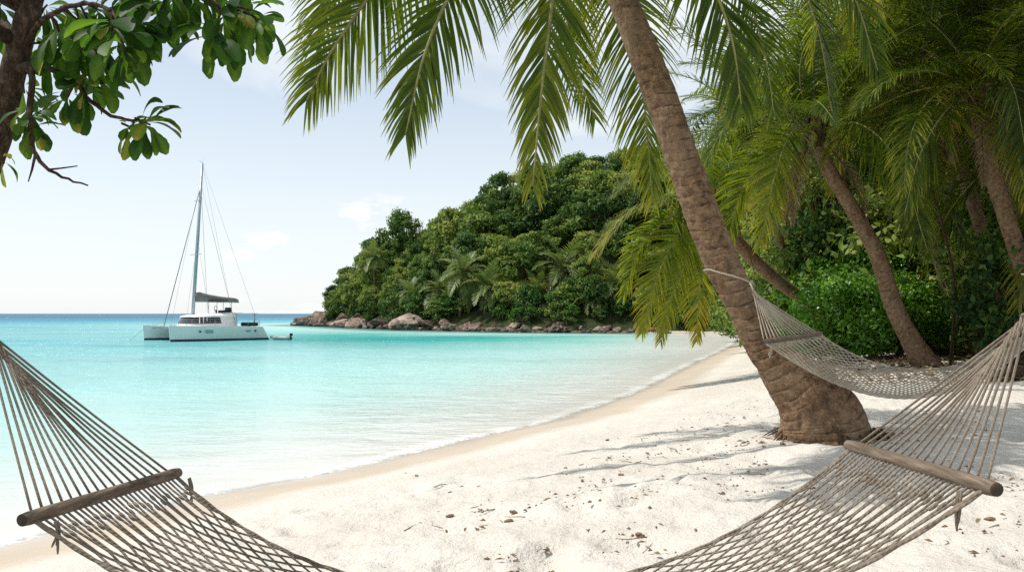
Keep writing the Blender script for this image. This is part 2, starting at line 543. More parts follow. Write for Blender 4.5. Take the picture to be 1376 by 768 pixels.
M['foot_leaf'] = leafy('foreshore_leaf', [(0, (0.02, 0.06, 0.012)), (0.5, (0.055, 0.135, 0.022)), (1, (0.13, 0.21, 0.04))], 0.55, 0.25, 0.2, 1.5, 0.6)
M['dry_leaf_crown'] = leafy('russet_leaf', [(0, (0.045, 0.045, 0.018)), (0.6, (0.12, 0.10, 0.045)), (1, (0.22, 0.17, 0.09))], 0.6, 0.2, 0.3, 1.3, 0.2)
M['shrub_leaf'] = leafy('shrub_leaf', [(0, (0.035, 0.12, 0.012)), (0.5, (0.11, 0.27, 0.03)), (1, (0.26, 0.40, 0.07))], 0.32, 0.40, 0.5, 1.8, 0.2)
M['almond'] = leafy('broad_leaf', [(0, (0.010, 0.032, 0.008)), (0.5, (0.028, 0.078, 0.013)), (0.8, (0.085, 0.155, 0.022)), (1, (0.24, 0.18, 0.05))], 0.5, 0.50, 0.16, 2.3, 0.15)
M['debris'] = plain('dry_plant_bits', (0.16, 0.10, 0.055), 0.9, 0.6, 30)
M['gelcoat'] = plain('white_gelcoat', (0.80, 0.80, 0.78), 0.3, 0.03, 1.5)
M['hullside'] = plain('hull_gelcoat_shade_tint', (0.70, 0.76, 0.73), 0.25, 0.04, 1.2)  # white hull darkened and greened: shade and water bounce put into the colour
M['antifoul'] = plain('dark_boot_stripe', (0.03, 0.05, 0.06), 0.6, 0.2, 3)
M['glass'] = plain('dark_window', (0.022, 0.02, 0.018), 0.08, 0.3, 2, 0.6)
M['hullglass'] = plain('hull_window', (0.22, 0.36, 0.36), 0.15, 0.1, 2, 0.6)
M['alu'] = plain('mast_metal', (0.36, 0.40, 0.42), 0.4, 0.1, 3, 0.5, 0, 0.3)
M['cover'] = plain('grey_sail_cover', (0.20, 0.19, 0.175), 0.85, 0.25, 5, 0.2, 0.3)
M['dark'] = plain('black_rubber', (0.02, 0.02, 0.022), 0.6, 0.3, 8)
M['wire'] = plain('rigging_wire', (0.30, 0.31, 0.32), 0.5, 0.1, 3)
M['net'] = plain('trampoline_net', (0.35, 0.36, 0.36), 0.8, 0.2, 20)
M['tubegrey'] = plain('dinghy_fabric', (0.36, 0.40, 0.39), 0.55, 0.1, 6)

# ---------------------------------------------------------------- sky, sun, camera
SUN = Vector((-0.53, -0.03, 0.85)).normalized()
elev = math.asin(SUN.z)
w = bpy.data.worlds.new('World'); SC.world = w; w.use_nodes = True
nt = w.node_tree; nt.nodes.clear()
wo = nt.nodes.new('ShaderNodeOutputWorld'); bg = nt.nodes.new('ShaderNodeBackground')
sky = nt.nodes.new('ShaderNodeTexSky'); sky.sky_type = 'NISHITA'; sky.sun_disc = False
sky.sun_elevation = elev; sky.sun_rotation = math.atan2(SUN.x, SUN.y)
sky.air_density = 1.0; sky.dust_density = 0.9; sky.ozone_density = 0.25; sky.altitude = 5
tc = nt.nodes.new('ShaderNodeTexCoord')
sep = nt.nodes.new('ShaderNodeSeparateXYZ'); nt.links.new(tc.outputs['Generated'], sep.inputs[0])
def wm(op, a, b=None):
    nd = nt.nodes.new('ShaderNodeMath'); nd.operation = op
    for i, x in enumerate((a, b)):
        if x is None: continue
        if isinstance(x, (int, float)): nd.inputs[i].default_value = x
        else: nt.links.new(x, nd.inputs[i])
    return nd.outputs[0]
zz = wm('ADD', wm('MAXIMUM', sep.outputs['Z'], 0.0), 0.16)
comb = nt.nodes.new('ShaderNodeCombineXYZ')
nt.links.new(wm('DIVIDE', sep.outputs['X'], zz), comb.inputs[0]); nt.links.new(wm('DIVIDE', sep.outputs['Y'], zz), comb.inputs[1])
mp = nt.nodes.new('ShaderNodeMapping'); mp.inputs['Scale'].default_value = (0.8, 0.55, 1); mp.inputs['Location'].default_value = (3.1, 1.7, 0)
mp.inputs['Rotation'].default_value = (0, 0, R(-24))
nt.links.new(comb.outputs[0], mp.inputs['Vector'])
def wnoise(vec, scale, det, rough, dist=0):
    nd = nt.nodes.new('ShaderNodeTexNoise'); nd.inputs['Scale'].default_value = scale; nd.inputs['Detail'].default_value = det
    nd.inputs['Roughness'].default_value = rough; nd.inputs['Distortion'].default_value = dist
    nt.links.new(vec, nd.inputs['Vector']); return nd.outputs['Fac']
def wmap(v, a, b, c, d):
    nd = nt.nodes.new('ShaderNodeMapRange'); nd.interpolation_type = 'SMOOTHSTEP'; nt.links.new(v, nd.inputs['Value'])
    for k, x in zip(('From Min', 'From Max', 'To Min', 'To Max'), (a, b, c, d)): nd.inputs[k].default_value = x
    return nd.outputs['Result']
thin = wmap(wnoise(mp.outputs[0], 0.9, 6, 0.55, 0.3), 0.38, 0.66, 0.0, 0.95)
# small puffs low over the sea
mp2 = nt.nodes.new('ShaderNodeMapping'); mp2.inputs['Scale'].default_value = (5.0, 5.0, 11.0); nt.links.new(tc.outputs['Generated'], mp2.inputs['Vector'])
puff = wmap(wnoise(mp2.outputs[0], 1.0, 6, 0.6), 0.46, 0.62, 0.0, 1.0)
band = wm('MULTIPLY', wmap(sep.outputs['Z'], 0.01, 0.07, 0.0, 1.0), wmap(sep.outputs['Z'], 0.12, 0.20, 1.0, 0.0))
cl = wm('MAXIMUM', thin, wm('MULTIPLY', puff, band))
cl = wm('MAXIMUM', cl, wmap(sep.outputs['Z'], 0.0, 0.36, 0.82, 0.42))
cl = wm('MAXIMUM', cl, wmap(sep.outputs['Z'], 0.45, 0.8, 0.0, 0.6))  # cloud white added overhead, out of view, to make shadows less blue
tint = nt.nodes.new('ShaderNodeMix'); tint.data_type = 'RGBA'; tint.blend_type = 'MULTIPLY'; tint.inputs[0].default_value = 1.0
nt.links.new(sky.outputs[0], tint.inputs[6]); tint.inputs[7].default_value = (0.92, 1.04, 1.04, 1)
mixc = nt.nodes.new('ShaderNodeMix'); mixc.data_type = 'RGBA'
nt.links.new(cl, mixc.inputs[0]); nt.links.new(tint.outputs[2], mixc.inputs[6]); mixc.inputs[7].default_value = (7.2, 7.4, 7.55, 1)
nt.links.new(mixc.outputs[2], bg.inputs['Color']); bg.inputs['Strength'].default_value = 0.125
nt.links.new(bg.outputs[0], wo.inputs['Surface'])

sl = bpy.data.lights.new('sun', 'SUN'); sl.energy = 4.0; sl.angle = R(0.5); sl.color = (1.0, 0.955, 0.88)
so = bpy.data.objects.new('sun', sl); COL.objects.link(so)
so.rotation_euler = SUN.to_track_quat('Z', 'Y').to_euler(); so.location = (-20, -10, 40)

cam = bpy.data.cameras.new('camera'); co = bpy.data.objects.new('camera', cam); COL.objects.link(co)
co.location = (0, 0, CAMZ); co.rotation_euler = (R(90), 0, 0)
cam.sensor_width = 36; cam.lens = 36 * F / 1376; cam.shift_y = (HOR - 384) / 1376
cam.clip_start = 0.05; cam.clip_end = 60000
SC.camera = co
SC.view_settings.view_transform = 'Standard'; SC.view_settings.look = 'None'
SC.view_settings.exposure = 0.17; SC.view_settings.gamma = 1.0
try:
    SC.cycles.use_denoising = False
    SC.cycles.sample_clamp_indirect = 6.0; SC.cycles.sample_clamp_direct = 12.0
    SC.cycles.max_bounces = 7; SC.cycles.transparent_max_bounces = 12
    SC.cycles.caustics_reflective = False; SC.cycles.caustics_refractive = False
except Exception: pass

# ---------------------------------------------------------------- ground, hill, water
ang = np.concatenate([np.linspace(-180, -44, 40, endpoint=False), np.linspace(-44, 44, 700, endpoint=False), np.linspace(44, 180, 41)])
ang = np.radians(ang)
rr = np.concatenate([[0.05, 0.6], 1.2 * 1.0125 ** np.arange(0, 475)])
A, RR = np.meshgrid(ang, rr)
X = np.sin(A) * RR; Y = np.cos(A) * RR
sd = shore_dist(X, Y); Z = base_z(X, Y, sd)
nearw = sstep(60, 25, RR)
up = sstep(1.6, 4.5, sd)
rel = 0.030 * fbm(X * 1.5, Y * 1.5, 11, 3) + 0.024 * np.abs(fbm(X * 2.9, Y * 2.9, 21, 3)) + 0.012 * fbm(X * 6.5, Y * 6.5, 31, 3)
soft = 0.012 * fbm(X * 0.5, Y * 0.5, 41, 3)
Z = Z + nearw * (up * rel * 1.15 + sstep(0.3, 1.5, sd) * soft)
# wind and foot marks: long low mounds left of the palm
mx = (X * 0.35 + Y * 1.0)
Z += nearw * up * 0.022 * np.sin(mx * 5.0 + 3 * fbm(X * 0.6, Y * 0.6, 51, 3)) * sstep(-0.1, 0.5, fbm(X * 0.4, Y * 0.4, 61, 2))
fr = np.random.default_rng(3)
for k in range(420):      # footprints
    d = fr.uniform(3.0, 17); px = fr.uniform(250, 1450)
    fx = (px - 688) / F * d; fy = d
    if shore_dist(np.array([fx]), np.array([fy]))[0] < 2.6: continue
    sz = fr.uniform(0.07, 0.14); th = fr.uniform(0, math.pi)
    ring = (np.abs(RR - math.hypot(fx, fy)) < 0.5) & (np.abs(X - fx) < 0.5)
    i = np.where(ring)
    if not len(i[0]): continue
    ux = (X[i] - fx) * math.cos(th) + (Y[i] - fy) * math.sin(th); uy = -(X[i] - fx) * math.sin(th) + (Y[i] - fy) * math.cos(th)
    q = (ux / (sz * 1.7)) ** 2 + (uy / sz) ** 2
    Z[i] += -fr.uniform(0.02, 0.055) * np.exp(-q * 1.2) + 0.008 * np.exp(-((np.sqrt(q) - 1.45) ** 2) * 6)
# sand heaped at the foot of the main palm
PB = on_ground(1110, 592)
dp = np.hypot(X - PB.x, Y - PB.y)
Z += 0.04 * np.exp(-((dp - 0.8) / 0.3) ** 2)
# keep the trough under the hammock
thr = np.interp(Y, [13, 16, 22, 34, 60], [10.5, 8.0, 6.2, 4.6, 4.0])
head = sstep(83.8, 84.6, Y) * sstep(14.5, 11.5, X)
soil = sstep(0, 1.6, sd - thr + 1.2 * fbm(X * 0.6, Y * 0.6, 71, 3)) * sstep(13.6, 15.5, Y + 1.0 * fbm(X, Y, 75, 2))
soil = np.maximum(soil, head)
me = grid_mesh('ground', X, Y, Z, {'sd': sd, 'soil': soil})
tag(link('beach', me, mats=[M['sand']]), kind='structure')

hx, hy = np.meshgrid(np.linspace(-46, 150, 200), np.linspace(64, 260, 200))
hsd = shore_dist(hx, hy); hz = hill_h(hx, hy, hsd) + base_z(hx, hy, hsd)
hz = np.where(hill_h(hx, hy, hsd) < 0.15, hz - 0.6, hz)
me = grid_mesh('hill', hx, hy, hz, {}, keep=(hsd > 0.5))
tag(link('hill', me, mats=[M['hill']]), kind='structure')

wang = np.radians(np.concatenate([np.linspace(-180, -44, 40, endpoint=False), np.linspace(-44, 44, 420, endpoint=False), np.linspace(44, 180, 41)]))
wr = np.concatenate([3.0 * 1.016 ** np.arange(0, 260), 190 * 1.12 ** np.arange(0, 50)])
A, RR = np.meshgrid(wang, wr)
X = np.sin(A) * RR; Y = np.cos(A) * RR
sdw = shore_dist(X, Y)
Zw = 0.018 * fbm(X * 0.35, Y * 0.8, 81, 3) * sstep(0.5, 6, -sdw) * sstep(150, 40, RR)
# a low swell line running up the beach
Zw += 0.022 * np.exp(-((sdw + 1.9 + 0.7 * fbm(X * 0.3, Y * 0.3, 83, 2)) / 0.35) ** 2) * sstep(60, 30, RR)
bay = sstep(34, 62, Y + 0.5 * X) * sstep(170, 100, Y) * sstep(-34, -12, X + 3 * fbm(X / 12, Y / 12, 91, 3))
me = grid_mesh('water', X, Y, Zw, {'sd': sdw, 'bay': bay, 'rocky': sstep(-9, -1.5, sdw) * sstep(70, 82, Y) * sstep(17, 11, X)}, keep=(sdw < 1.5))
tag(link('water', me, mats=[M['water']]), kind='structure')


# ---------------------------------------------------------------- palms
def spline(pts, n):
    """Catmull-Rom through points, n samples"""
    pts = [Vector(p) for p in pts]
    e = [pts[0] * 2 - pts[1]] + pts + [pts[-1] * 2 - pts[-2]]
    out = []
    segs = len(pts) - 1
    for i in range(n):
        u = i / (n - 1) * segs; k = min(int(u), segs - 1); t = u - k
        p0, p1, p2, p3 = e[k:k + 4]
        out.append(0.5 * ((2 * p1) + (p2 - p0) * t + (2 * p0 - 5 * p1 + 4 * p2 - p3) * t * t + (3 * p1 - p0 - 3 * p2 + p3) * t ** 3))
    return out


def frond_mesh(name, pts, leaf=0.75, nleaf=85, lw=0.042, droop=1.0, seed=0, side0=None, segs=4, mats=None, yellow=0.0, bare=0.10, nrach=26, rad=0.022, ragged=0.06):
    rnd = random.Random(seed)
    ctr = spline(pts, nrach)
    mb = MB()
    n = len(ctr)
    mb.tube(ctr, [rad * (1.5 if i < 2 else 1) * (1 - 0.85 * i / (n - 1)) + 0.002 for i in range(n)], 5, 1)
    cum = [0]
    for i in range(1, n): cum.append(cum[-1] + (ctr[i] - ctr[i - 1]).length)
    tot = cum[-1]
    g = Vector((0, 0, -1))
    S = side0
    def at(t):
        s = t * tot
        for i in range(1, n):
            if cum[i] >= s: break
        u = (s - cum[i - 1]) / max(1e-6, cum[i] - cum[i - 1])
        return ctr[i - 1].lerp(ctr[i], u), (ctr[i] - ctr[i - 1]).normalized()
    p0, T0 = at(0.3)
    if S is None:
        S = T0.cross(Vector((0, 0, 1)))
        if S.length < 0.05: S = Vector((1, 0, 0))
    S = S.normalized()
    for k in range(nleaf):
        t = bare + (1 - bare) * (k + 0.5) / nleaf
        for sg in (-1, 1):
            if rnd.random() < ragged * (0.6 + t): continue
            tt = min(1.0, t + rnd.uniform(-0.3, 0.3) / nleaf)
            p, T = at(tt)
            s = (S - T * S.dot(T)).normalized()
            N = s.cross(T)
            if N.z < 0 and abs(N.z) > 0.2: N = -N
            prof = (0.55 + 0.45 * min(1, (t - bare) / 0.22)) * (1 - 0.72 * max(0, (t - 0.45) / 0.55) ** 1.5)
            L = leaf * prof * rnd.uniform(0.88, 1.08)
            if rnd.random() < 0.05: L *= rnd.uniform(0.4, 0.8)
            ph = R(64 - 40 * t ** 1.3 + rnd.uniform(-6, 6))
            D = (T * math.cos(ph) + s * sg * math.sin(ph) + N * rnd.uniform(0.02, 0.34)).normalized()
            vv = []; var = []
            q = p.copy()
            base = 0.27 + rnd.uniform(-0.16, 0.18) + yellow * (0.25 + 0.6 * t)
            tipbrown = rnd.random() < 0.3
            for j in range(segs + 1):
                u = j / segs
                W = D.cross(N)
                if W.length < 1e-3: W = s
                W.normalize()
                wd = lw * (0.55 + 0.45 * min(1, u * 5)) * (1 - u ** 2.2) * (0.75 + 0.25 * prof) + 0.0015
                vv.append(q + W * wd * 0.5); vv.append(q - W * wd * 0.5)
                vr = min(1, base + 0.22 * u * u + (0.45 if (tipbrown and u > 0.8) else 0))
                var += [vr, vr]
                q = q + D * (L / segs)
                D = (D + g * (0.10 + 0.26 * u) * droop * (4.0 / segs)).normalized()
            fs = [(2 * j, 2 * j + 1, 2 * j + 3, 2 * j + 2) for j in range(segs)]
            mb.add(vv, fs, 0, True, var)
    o_me = mb
    return o_me


def mesh_only(mb, name, mats):
    o = mb.build(name, mats); me = o.data
    bpy.data.objects.remove(o)
    return me


def arc_pts(L, a0, a1, n=7, sway=0.0):
    """points of a frond lying in the XZ plane, elevation going a0 -> a1 (degrees)"""
    p = Vector((0, 0, 0)); out = [p.copy()]
    m = n * 4
    for i in range(m):
        u = (i + 0.5) / m
        a = R(a0 + (a1 - a0) * u ** 0.85)
        p = p + Vector((math.cos(a), 0, math.sin(a))) * (L / m)
        p.y += sway * u * L / m
        if (i + 1) % 4 == 0: out.append(p.copy())
    return out


FM = [M['frond'], M['rachis']]
KIND = [(80, 30), (62, -5), (48, -30), (34, -52), (20, -68), (2, -82), (-25, -88)]
frond_lib = []
for i, (a0, a1) in enumerate(KIND):
    row = []
    for v in range(2):
        mb = frond_mesh('frond', arc_pts(3.9, a0 + random.uniform(-4, 4), a1, 7, random.uniform(-.25, .25)), 0.98, 60, 0.042, 1.2 + 0.35 * v, 100 + i * 7 + v,
                        segs=3, yellow=(0, 0, .05, .12, .25, .45, .75)[i] * (1 if v else .6), nrach=22)
        row.append(mesh_only(mb, 'frond', FM))
    frond_lib.append(row)
mb = frond_mesh('dead_frond', arc_pts(3.0, -35, -89), 0.6, 46, 0.04, 1.6, 77, segs=3, nrach=18)
dead_lib = mesh_only(mb, 'dead_frond', [M['dryfrond'], M['fibre']])


def trunk_mesh(pts, radf, nring=None, sides=20, ringstep=0.075, seed=0, amp=0.06, step=0.022):
    """palm trunk with ring scars; radf(length from the ground in metres)->radius"""
    rough = spline(pts, 60)
    tot = sum((rough[i] - rough[i - 1]).length for i in range(1, 60))
    n = max(24, int(tot / step))
    c = spline(pts, n)
    rnd = random.Random(seed)
    rings = []; s = 0
    while s < tot + 1:
        rings.append(s); s += ringstep * rnd.uniform(0.7, 1.5)
    rings = np.array(rings)
    mb = MB(); vs = []; var = []; uv = []
    L = 0; ref = None
    for i, p in enumerate(c):
        t = (c[min(i + 1, n - 1)] - c[max(i - 1, 0)]).normalized()
        if ref is None: ref = Vector((1, 0, 0))
        ref = (ref - t * ref.dot(t)).normalized(); b = t.cross(ref)
        if i: L += (p - c[i - 1]).length
        r = radf(L)
        for j in range(sides):
            a = 2 * math.pi * j / sides
            # the scars tilt and wander round the stem
            l2 = L + 0.03 * math.sin(a + seed) + 0.022 * mnoise.noise(Vector((math.cos(a) * 1.6, math.sin(a) * 1.6, L * 2.5 + seed)))
            k = int(np.searchsorted(rings, l2)); lo = rings[max(k - 1, 0)]; hi = rings[min(k, len(rings) - 1)]
            u = min(1, max(0, (l2 - lo) / max(1e-4, hi - lo)))
            breakup = 0.72 + 0.95 * mnoise.noise(Vector((math.cos(a) * 2.2, math.sin(a) * 2.2, (k * 3.1) + seed)))
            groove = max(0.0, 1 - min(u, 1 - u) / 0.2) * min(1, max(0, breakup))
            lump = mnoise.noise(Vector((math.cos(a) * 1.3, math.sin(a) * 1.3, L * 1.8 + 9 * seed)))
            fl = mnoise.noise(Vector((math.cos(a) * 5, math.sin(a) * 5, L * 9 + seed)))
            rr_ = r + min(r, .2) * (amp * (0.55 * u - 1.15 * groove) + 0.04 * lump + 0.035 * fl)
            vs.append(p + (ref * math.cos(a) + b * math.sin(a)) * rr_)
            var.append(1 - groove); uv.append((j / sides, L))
    fs = []
    for i in range(n - 1):
        for j in range(sides):
            fs.append((i * sides + j, i * sides + (j + 1) % sides, (i + 1) * sides + (j + 1) % sides, (i + 1) * sides + j))
    fs.append(tuple(range((n - 1) * sides, n * sides)))
    mb.add(vs, fs, 0, True, var, uv)
    return mb


def crown_heart(r, seed):
    """fibrous heart of the crown with sheaths"""
    rnd = random.Random(seed); mb = MB()
    for k in range(9):
        a = k * 2.399; d = Vector((math.cos(a), math.sin(a), 0))
        mb.tube([d * r * 0.5 + Vector((0, 0, -0.28)), d * r * 0.95, d * r * 1.25 + Vector((0, 0, 0.22)), d * r * 0.9 + Vector((0, 0, 0.5))],
                [r * .5, r * .6, r * .42, r * .14], 6)
    mb.tube([(0, 0, -.3), (0, 0, .1), (0, 0, .55), (0, 0, .8)], [r * 1.0, r * 1.1, r * .6, r * .1], 8)
    return mb


def coconut_mb(r=0.1):
    mb = MB(); n = 8; vs = []; fs = []
    for i in range(7):
        th = math.pi * i / 6
        for j in range(n):
            a = 2 * math.pi * j / n
            tri = 1 + 0.07 * math.cos(3 * a)
            vs.append((math.sin(th) * math.cos(a) * r * tri, math.sin(th) * math.sin(a) * r * tri, math.cos(th) * r * 1.25))
    for i in range(6):
        for j in range(n): fs.append((i * n + j, (i + 1) * n + j, (i + 1) * n + (j + 1) % n, i * n + (j + 1) % n))
    mb.add(vs, fs); return mb


coco_me = mesh_only(coconut_mb(), 'coconut', [M['coco']])


def rot_from(az, lean=None):
    return Matrix.Rotation(az, 4, 'Z')


def palm(label, pts, radf, n_fronds=20, scale=1.0, seed=0, skip=None, group=None, sides=16, kinds=None, dead=3, coconuts=5, step=0.035, heartr=None, az0=None):
    """a coconut palm: trunk, heart, fronds; pts in world space, base first"""
    rnd = random.Random(seed)
    base = Vector(pts[0])
    root = empty('palm_tree', base); tag(root, label, 'palm tree', group)
    loc = [Vector(p) - base for p in pts]
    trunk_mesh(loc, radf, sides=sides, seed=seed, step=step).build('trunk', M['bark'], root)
    top = loc[-1]
    hr = heartr or radf(99) * 1.05
    crown_heart(hr, seed).build('crown_heart', M['fibre'], root, top)
    for i in range(n_fronds):
        u = (i + 0.5) / n_fronds
        k = min(6, int(u * 7 + rnd.uniform(-.5, .5))) if kinds is None else kinds[i % len(kinds)]
        k = max(0, k)
        az = (az0 or 0) + i * 2.39996 + rnd.uniform(-.2, .2)
        if skip and skip(az % (2 * math.pi), k): continue
        o = link('frond', frond_lib[k][rnd.randrange(2)], root)
        s = scale * rnd.uniform(0.85, 1.12)
        o.matrix_local = Matrix.Translation(top + Vector((math.cos(az) * hr * .7, math.sin(az) * hr * .7, 0.25 - 0.3 * u))) @ rot_from(az) @ Matrix.Rotation(rnd.uniform(-.25, .25), 4, 'X') @ Matrix.Scale(s, 4)
    for i in range(dead):
        az = rnd.uniform(0, 6.28)
        o = link('dead_frond', dead_lib, root)
        o.matrix_local = Matrix.Translation(top + Vector((math.cos(az) * hr * .7, math.sin(az) * hr * .7, -0.15))) @ rot_from(az) @ Matrix.Scale(scale * rnd.uniform(.7, 1), 4)
    for i in range(coconuts):
        az = rnd.uniform(0, 6.28)
        o = link('coconut', coco_me, root)
        o.matrix_local = Matrix.Translation(top + Vector((math.cos(az) * (hr + .10), math.sin(az) * (hr + .10), -0.12 - rnd.uniform(0, .18)))) @ Matrix.Rotation(rnd.uniform(-.5, .5), 4, 'Y')
    return root


# ---- the big leaning palm in front
d0 = PB.y
root = empty('palm_tree', PB)
tag(root, 'large palm with thick ringed trunk leaning left from the sand, tied with hammock rope', 'palm tree')
NODES = [(1112, 618, 59), (1108, 592, 61), (1102, 560, 55), (1086, 531, 45), (1062, 506, 36), (1040, 481, 30), (1021, 456, 26), (1001, 415, 24.5), (983, 381, 25), (968, 350, 25.5), (948, 300, 25.5), (930, 250, 25),
         (912, 200, 24), (895, 150, 23.5), (876, 100, 23), (837, 0, 21), (800, -95, 20), (772, -180, 18)]
NODES = [(a, b, c if b > 500 else c * .90) for a, b, c in NODES]
tp = [P(a, b, d0) for a, b, _ in NODES]
loc = [p - PB for p in tp]
PXM = F / d0      # pixels per metre at the trunk
_cl = [0.0]
for i in range(1, len(loc)): _cl.append(_cl[-1] + (loc[i] - loc[i - 1]).length)


def rad_main(L):
    return float(np.interp(L, _cl, [q[2] for q in NODES])) / PXM


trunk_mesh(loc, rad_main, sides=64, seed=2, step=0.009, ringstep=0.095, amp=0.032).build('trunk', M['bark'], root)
top = loc[-1]
crown_heart(0.17, 4).build('crown_heart', M['fibre'], root, top)
# rootlets round the foot
mb = MB(); rnd = random.Random(8)
for k in range(70):
    a = rnd.uniform(0, 6.28); r0 = 60 / PXM
    c = Vector((math.cos(a), math.sin(a), 0)); q = Vector((0.06, 0, 0))
    st = q + c * r0 * rnd.uniform(.9, 1.0) + Vector((0, 0, rnd.uniform(.04, .16)))
    en = q + c * (r0 + rnd.uniform(.03, .17)) + Vector((rnd.uniform(-.09, .09), rnd.uniform(-.09, .09), -0.01))
    mb.tube([st, (st + en) / 2 + Vector((0, 0, .02)), en], [.012, .010, .005], 5)
mb.build('roots', M['fibre'], root)
TOPW = PB + top


def main_frond(pix, leaf=0.78, n=95, lw=0.025, droop=1.0, seed=0, yellow=0.1, side=None, bare=0.12):
    pts = [P(*q) - PB for q in pix]
    mbx = frond_mesh('frond', pts, leaf * 1.22, int(n * 1.35), lw, droop, seed, side0=side, segs=5, yellow=yellow, bare=bare, nrach=30, rad=0.026)
    o = mbx.build('frond', FM, root)
    return o


e = d0
C0 = (772, -200)
main_frond([(C0[0] - 12, C0[1] + 10, e), (690, -215, e - .4), (590, -130, e - .7), (500, -10, e - .9), (445, 70, e - .95), (412, 135, e - .95)], 0.86, 105, seed=11, yellow=.30, droop=1.1, side=Vector((.85, .35, -.4)))
main_frond([(C0[0] - 10, C0[1] + 20, e), (715, -190, e - .8), (655, -100, e - 1.4), (606, -10, e - 1.7), (570, 75, e - 1.8), (545, 180, e - 1.8)], 0.74, 105, seed=12, yellow=.12, side=Vector((1, .25, .1)))
main_frond([(C0[0] - 6, C0[1] + 25, e), (755, -150, e - 1.1), (748, -60, e - 1.5), (740, 20, e - 1.6), (727, 130, e - 1.6), (716, 250, e - 1.55)], 0.62, 105, seed=13, yellow=.30, side=Vector((1, -.3, 0)))
main_frond([(C0[0] + 5, C0[1] + 25, e), (800, -130, e + .9), (830, -30, e + 1.3), (853, 60, e + 1.5), (868, 160, e + 1.5), (876, 265, e + 1.45)], 0.80, 105, seed=14, yellow=.42, side=Vector((1, .3, 0)))
main_frond([(C0[0] + 10, C0[1] + 20, e), (850, -180, e - .9), (920, -100, e - 1.4), (962, -10, e - 1.6), (985, 60, e - 1.6), (996, 140, e - 1.55)], 0.78, 100, seed=15, yellow=.0, side=Vector((1, .1, .25)))
main_frond([(C0[0] + 12, C0[1] + 10, e), (880, -235, e - .3), (985, -170, e - .5), (1060, -60, e - .5), (1100, 40, e - .45), (1118, 150, e - .4)], 0.85, 100, seed=16, yellow=.02, droop=1.2)
main_frond([(C0[0] + 12, C0[1] + 5, e), (860, -260, e + .4), (960, -200, e + .7), (1060, -110, e + .9), (1140, -20, e + .9), (1180, 95, e + .9)], 0.85, 100, seed=17, yellow=.02, droop=1.2)
main_frond([(C0[0] - 10, C0[1], e), (690, -270, e + .3), (590, -220, e + .6), (510, -130, e + .8), (455, -30, e + .9), (425, 60, e + .9)], 0.9, 100, seed=18, yellow=.2, droop=1.1, side=Vector((.8, .5, -.4)))
main_frond([(C0[0] + 4, C0[1] + 10, e), (785, -190, e + 1.2), (770, -100, e + 1.9), (760, 0, e + 2.1), (775, 90, e + 2.1), (800, 160, e + 2.0)], 0.8, 95, seed=19, yellow=.1, side=Vector((1, 0, .1)))
main_frond([(C0[0] + 8, C0[1], e), (850, -240, e + 1.2), (930, -160, e + 1.7), (990, -40, e + 1.9), (1025, 60, e + 1.9), (1040, 150, e + 1.8)], 0.85, 95, seed=20, yellow=.05, droop=1.1)
main_frond([(C0[0] - 4, C0[1] - 10, e), (720, -290, e - .8), (660, -290, e - 1.6), (610, -240, e - 2.2), (570, -170, e - 2.5), (545, -100, e - 2.6)], 0.85, 90, seed=21)
for i, (az, k) in enumerate([(0.3, 0), (1.8, 0), (3.3, 0), (4.9, 1), (1.0, 1), (2.6, 2), (5.7, 2), (0.1, 2), (4.1, 3), (3.7, 1)]):
    o = link('frond', frond_lib[k][i % 2], root)
    o.matrix_local = Matrix.Translation(top + Vector((0, 0, .15))) @ rot_from(az) @ Matrix.Scale(.95, 4)
for i in range(6):
    az = 1.05 * i
    o = link('coconut', coco_me, root); o.location = top + Vector((math.cos(az) * .25, math.sin(az) * .25, -.12 - .05 * (i % 3)))


# ---- the palms behind, on the right
def rlin(a, b, L0=1.2, flare=1.6):
    return lambda L: (b + (a - b) * max(0, 1 - L / 4.0)) * (1 + (flare - 1) * max(0, 1 - L / L0) ** 2)


def pix_palm(label, base, pix, rad, **kw):
    g = on_ground(*base)
    pts = [g - Vector((0, 0, .15))] + [P(x, y, g.y + dd) for (x, y, dd) in pix]
    return palm(label, pts, rad, **kw)


GP = 'palms at the edge of the beach'
PALM2 = pix_palm('leaning palm right of the big trunk, its stem in front of the bright green shrubs', (1250, 492),
         [(1205, 420, 0), (1180, 345, 0), (1148, 285, 0), (1112, 225, 0), (1095, 180, -.1)], rlin(.22, .155), n_fronds=14, scale=.85, seed=31, group=GP, az0=1.0, kinds=[0, 1, 1, 2, 3, 4])
pix_palm('dark palm with a bulging foot in the shade, right of the shrubs', (1322, 478),
         [(1290, 410, 0), (1265, 350, .1), (1250, 280, .2), (1240, 150, .3), (1245, 30, .3)], rlin(.30, .18), n_fronds=22, scale=.95, seed=33, group=GP)
pix_palm('slim dark palm close behind the bulging palm stem', (1302, 476),
         [(1283, 420, .2), (1272, 340, .3), (1276, 250, .4), (1290, 100, .5), (1300, -40, .5)], rlin(.19, .14), n_fronds=20, scale=.95, seed=34, group=GP)
PALMR = pix_palm('palm stem at the right edge of the picture, curving up to the left', (1415, 500),
         [(1392, 420, 0), (1368, 340, 0), (1345, 270, 0), (1325, 205, 0), (1310, 120, 0)], rlin(.19, .15), n_fronds=22, scale=.85, seed=35, group=GP, az0=.4)
PALM5 = pix_palm('low palm leaning far left behind the big trunk, its fronds over the water', (1172, 472),
         [(1120, 432, -1), (1080, 403, -2), (1030, 365, -3), (985, 318, -4), (955, 275, -4.5)], rlin(.26, .17), n_fronds=9, scale=.8, seed=36, group=GP,
         kinds=[0, 1, 2, 3, 4])
pix_palm('thin grey palm stem sloping through the shade above the shrubs', (1165, 455),
         [(1130, 405, 1), (1100, 378, 1), (1065, 340, 1), (1040, 290, 1)], rlin(.16, .13), n_fronds=9, scale=.8, seed=37, group=GP)
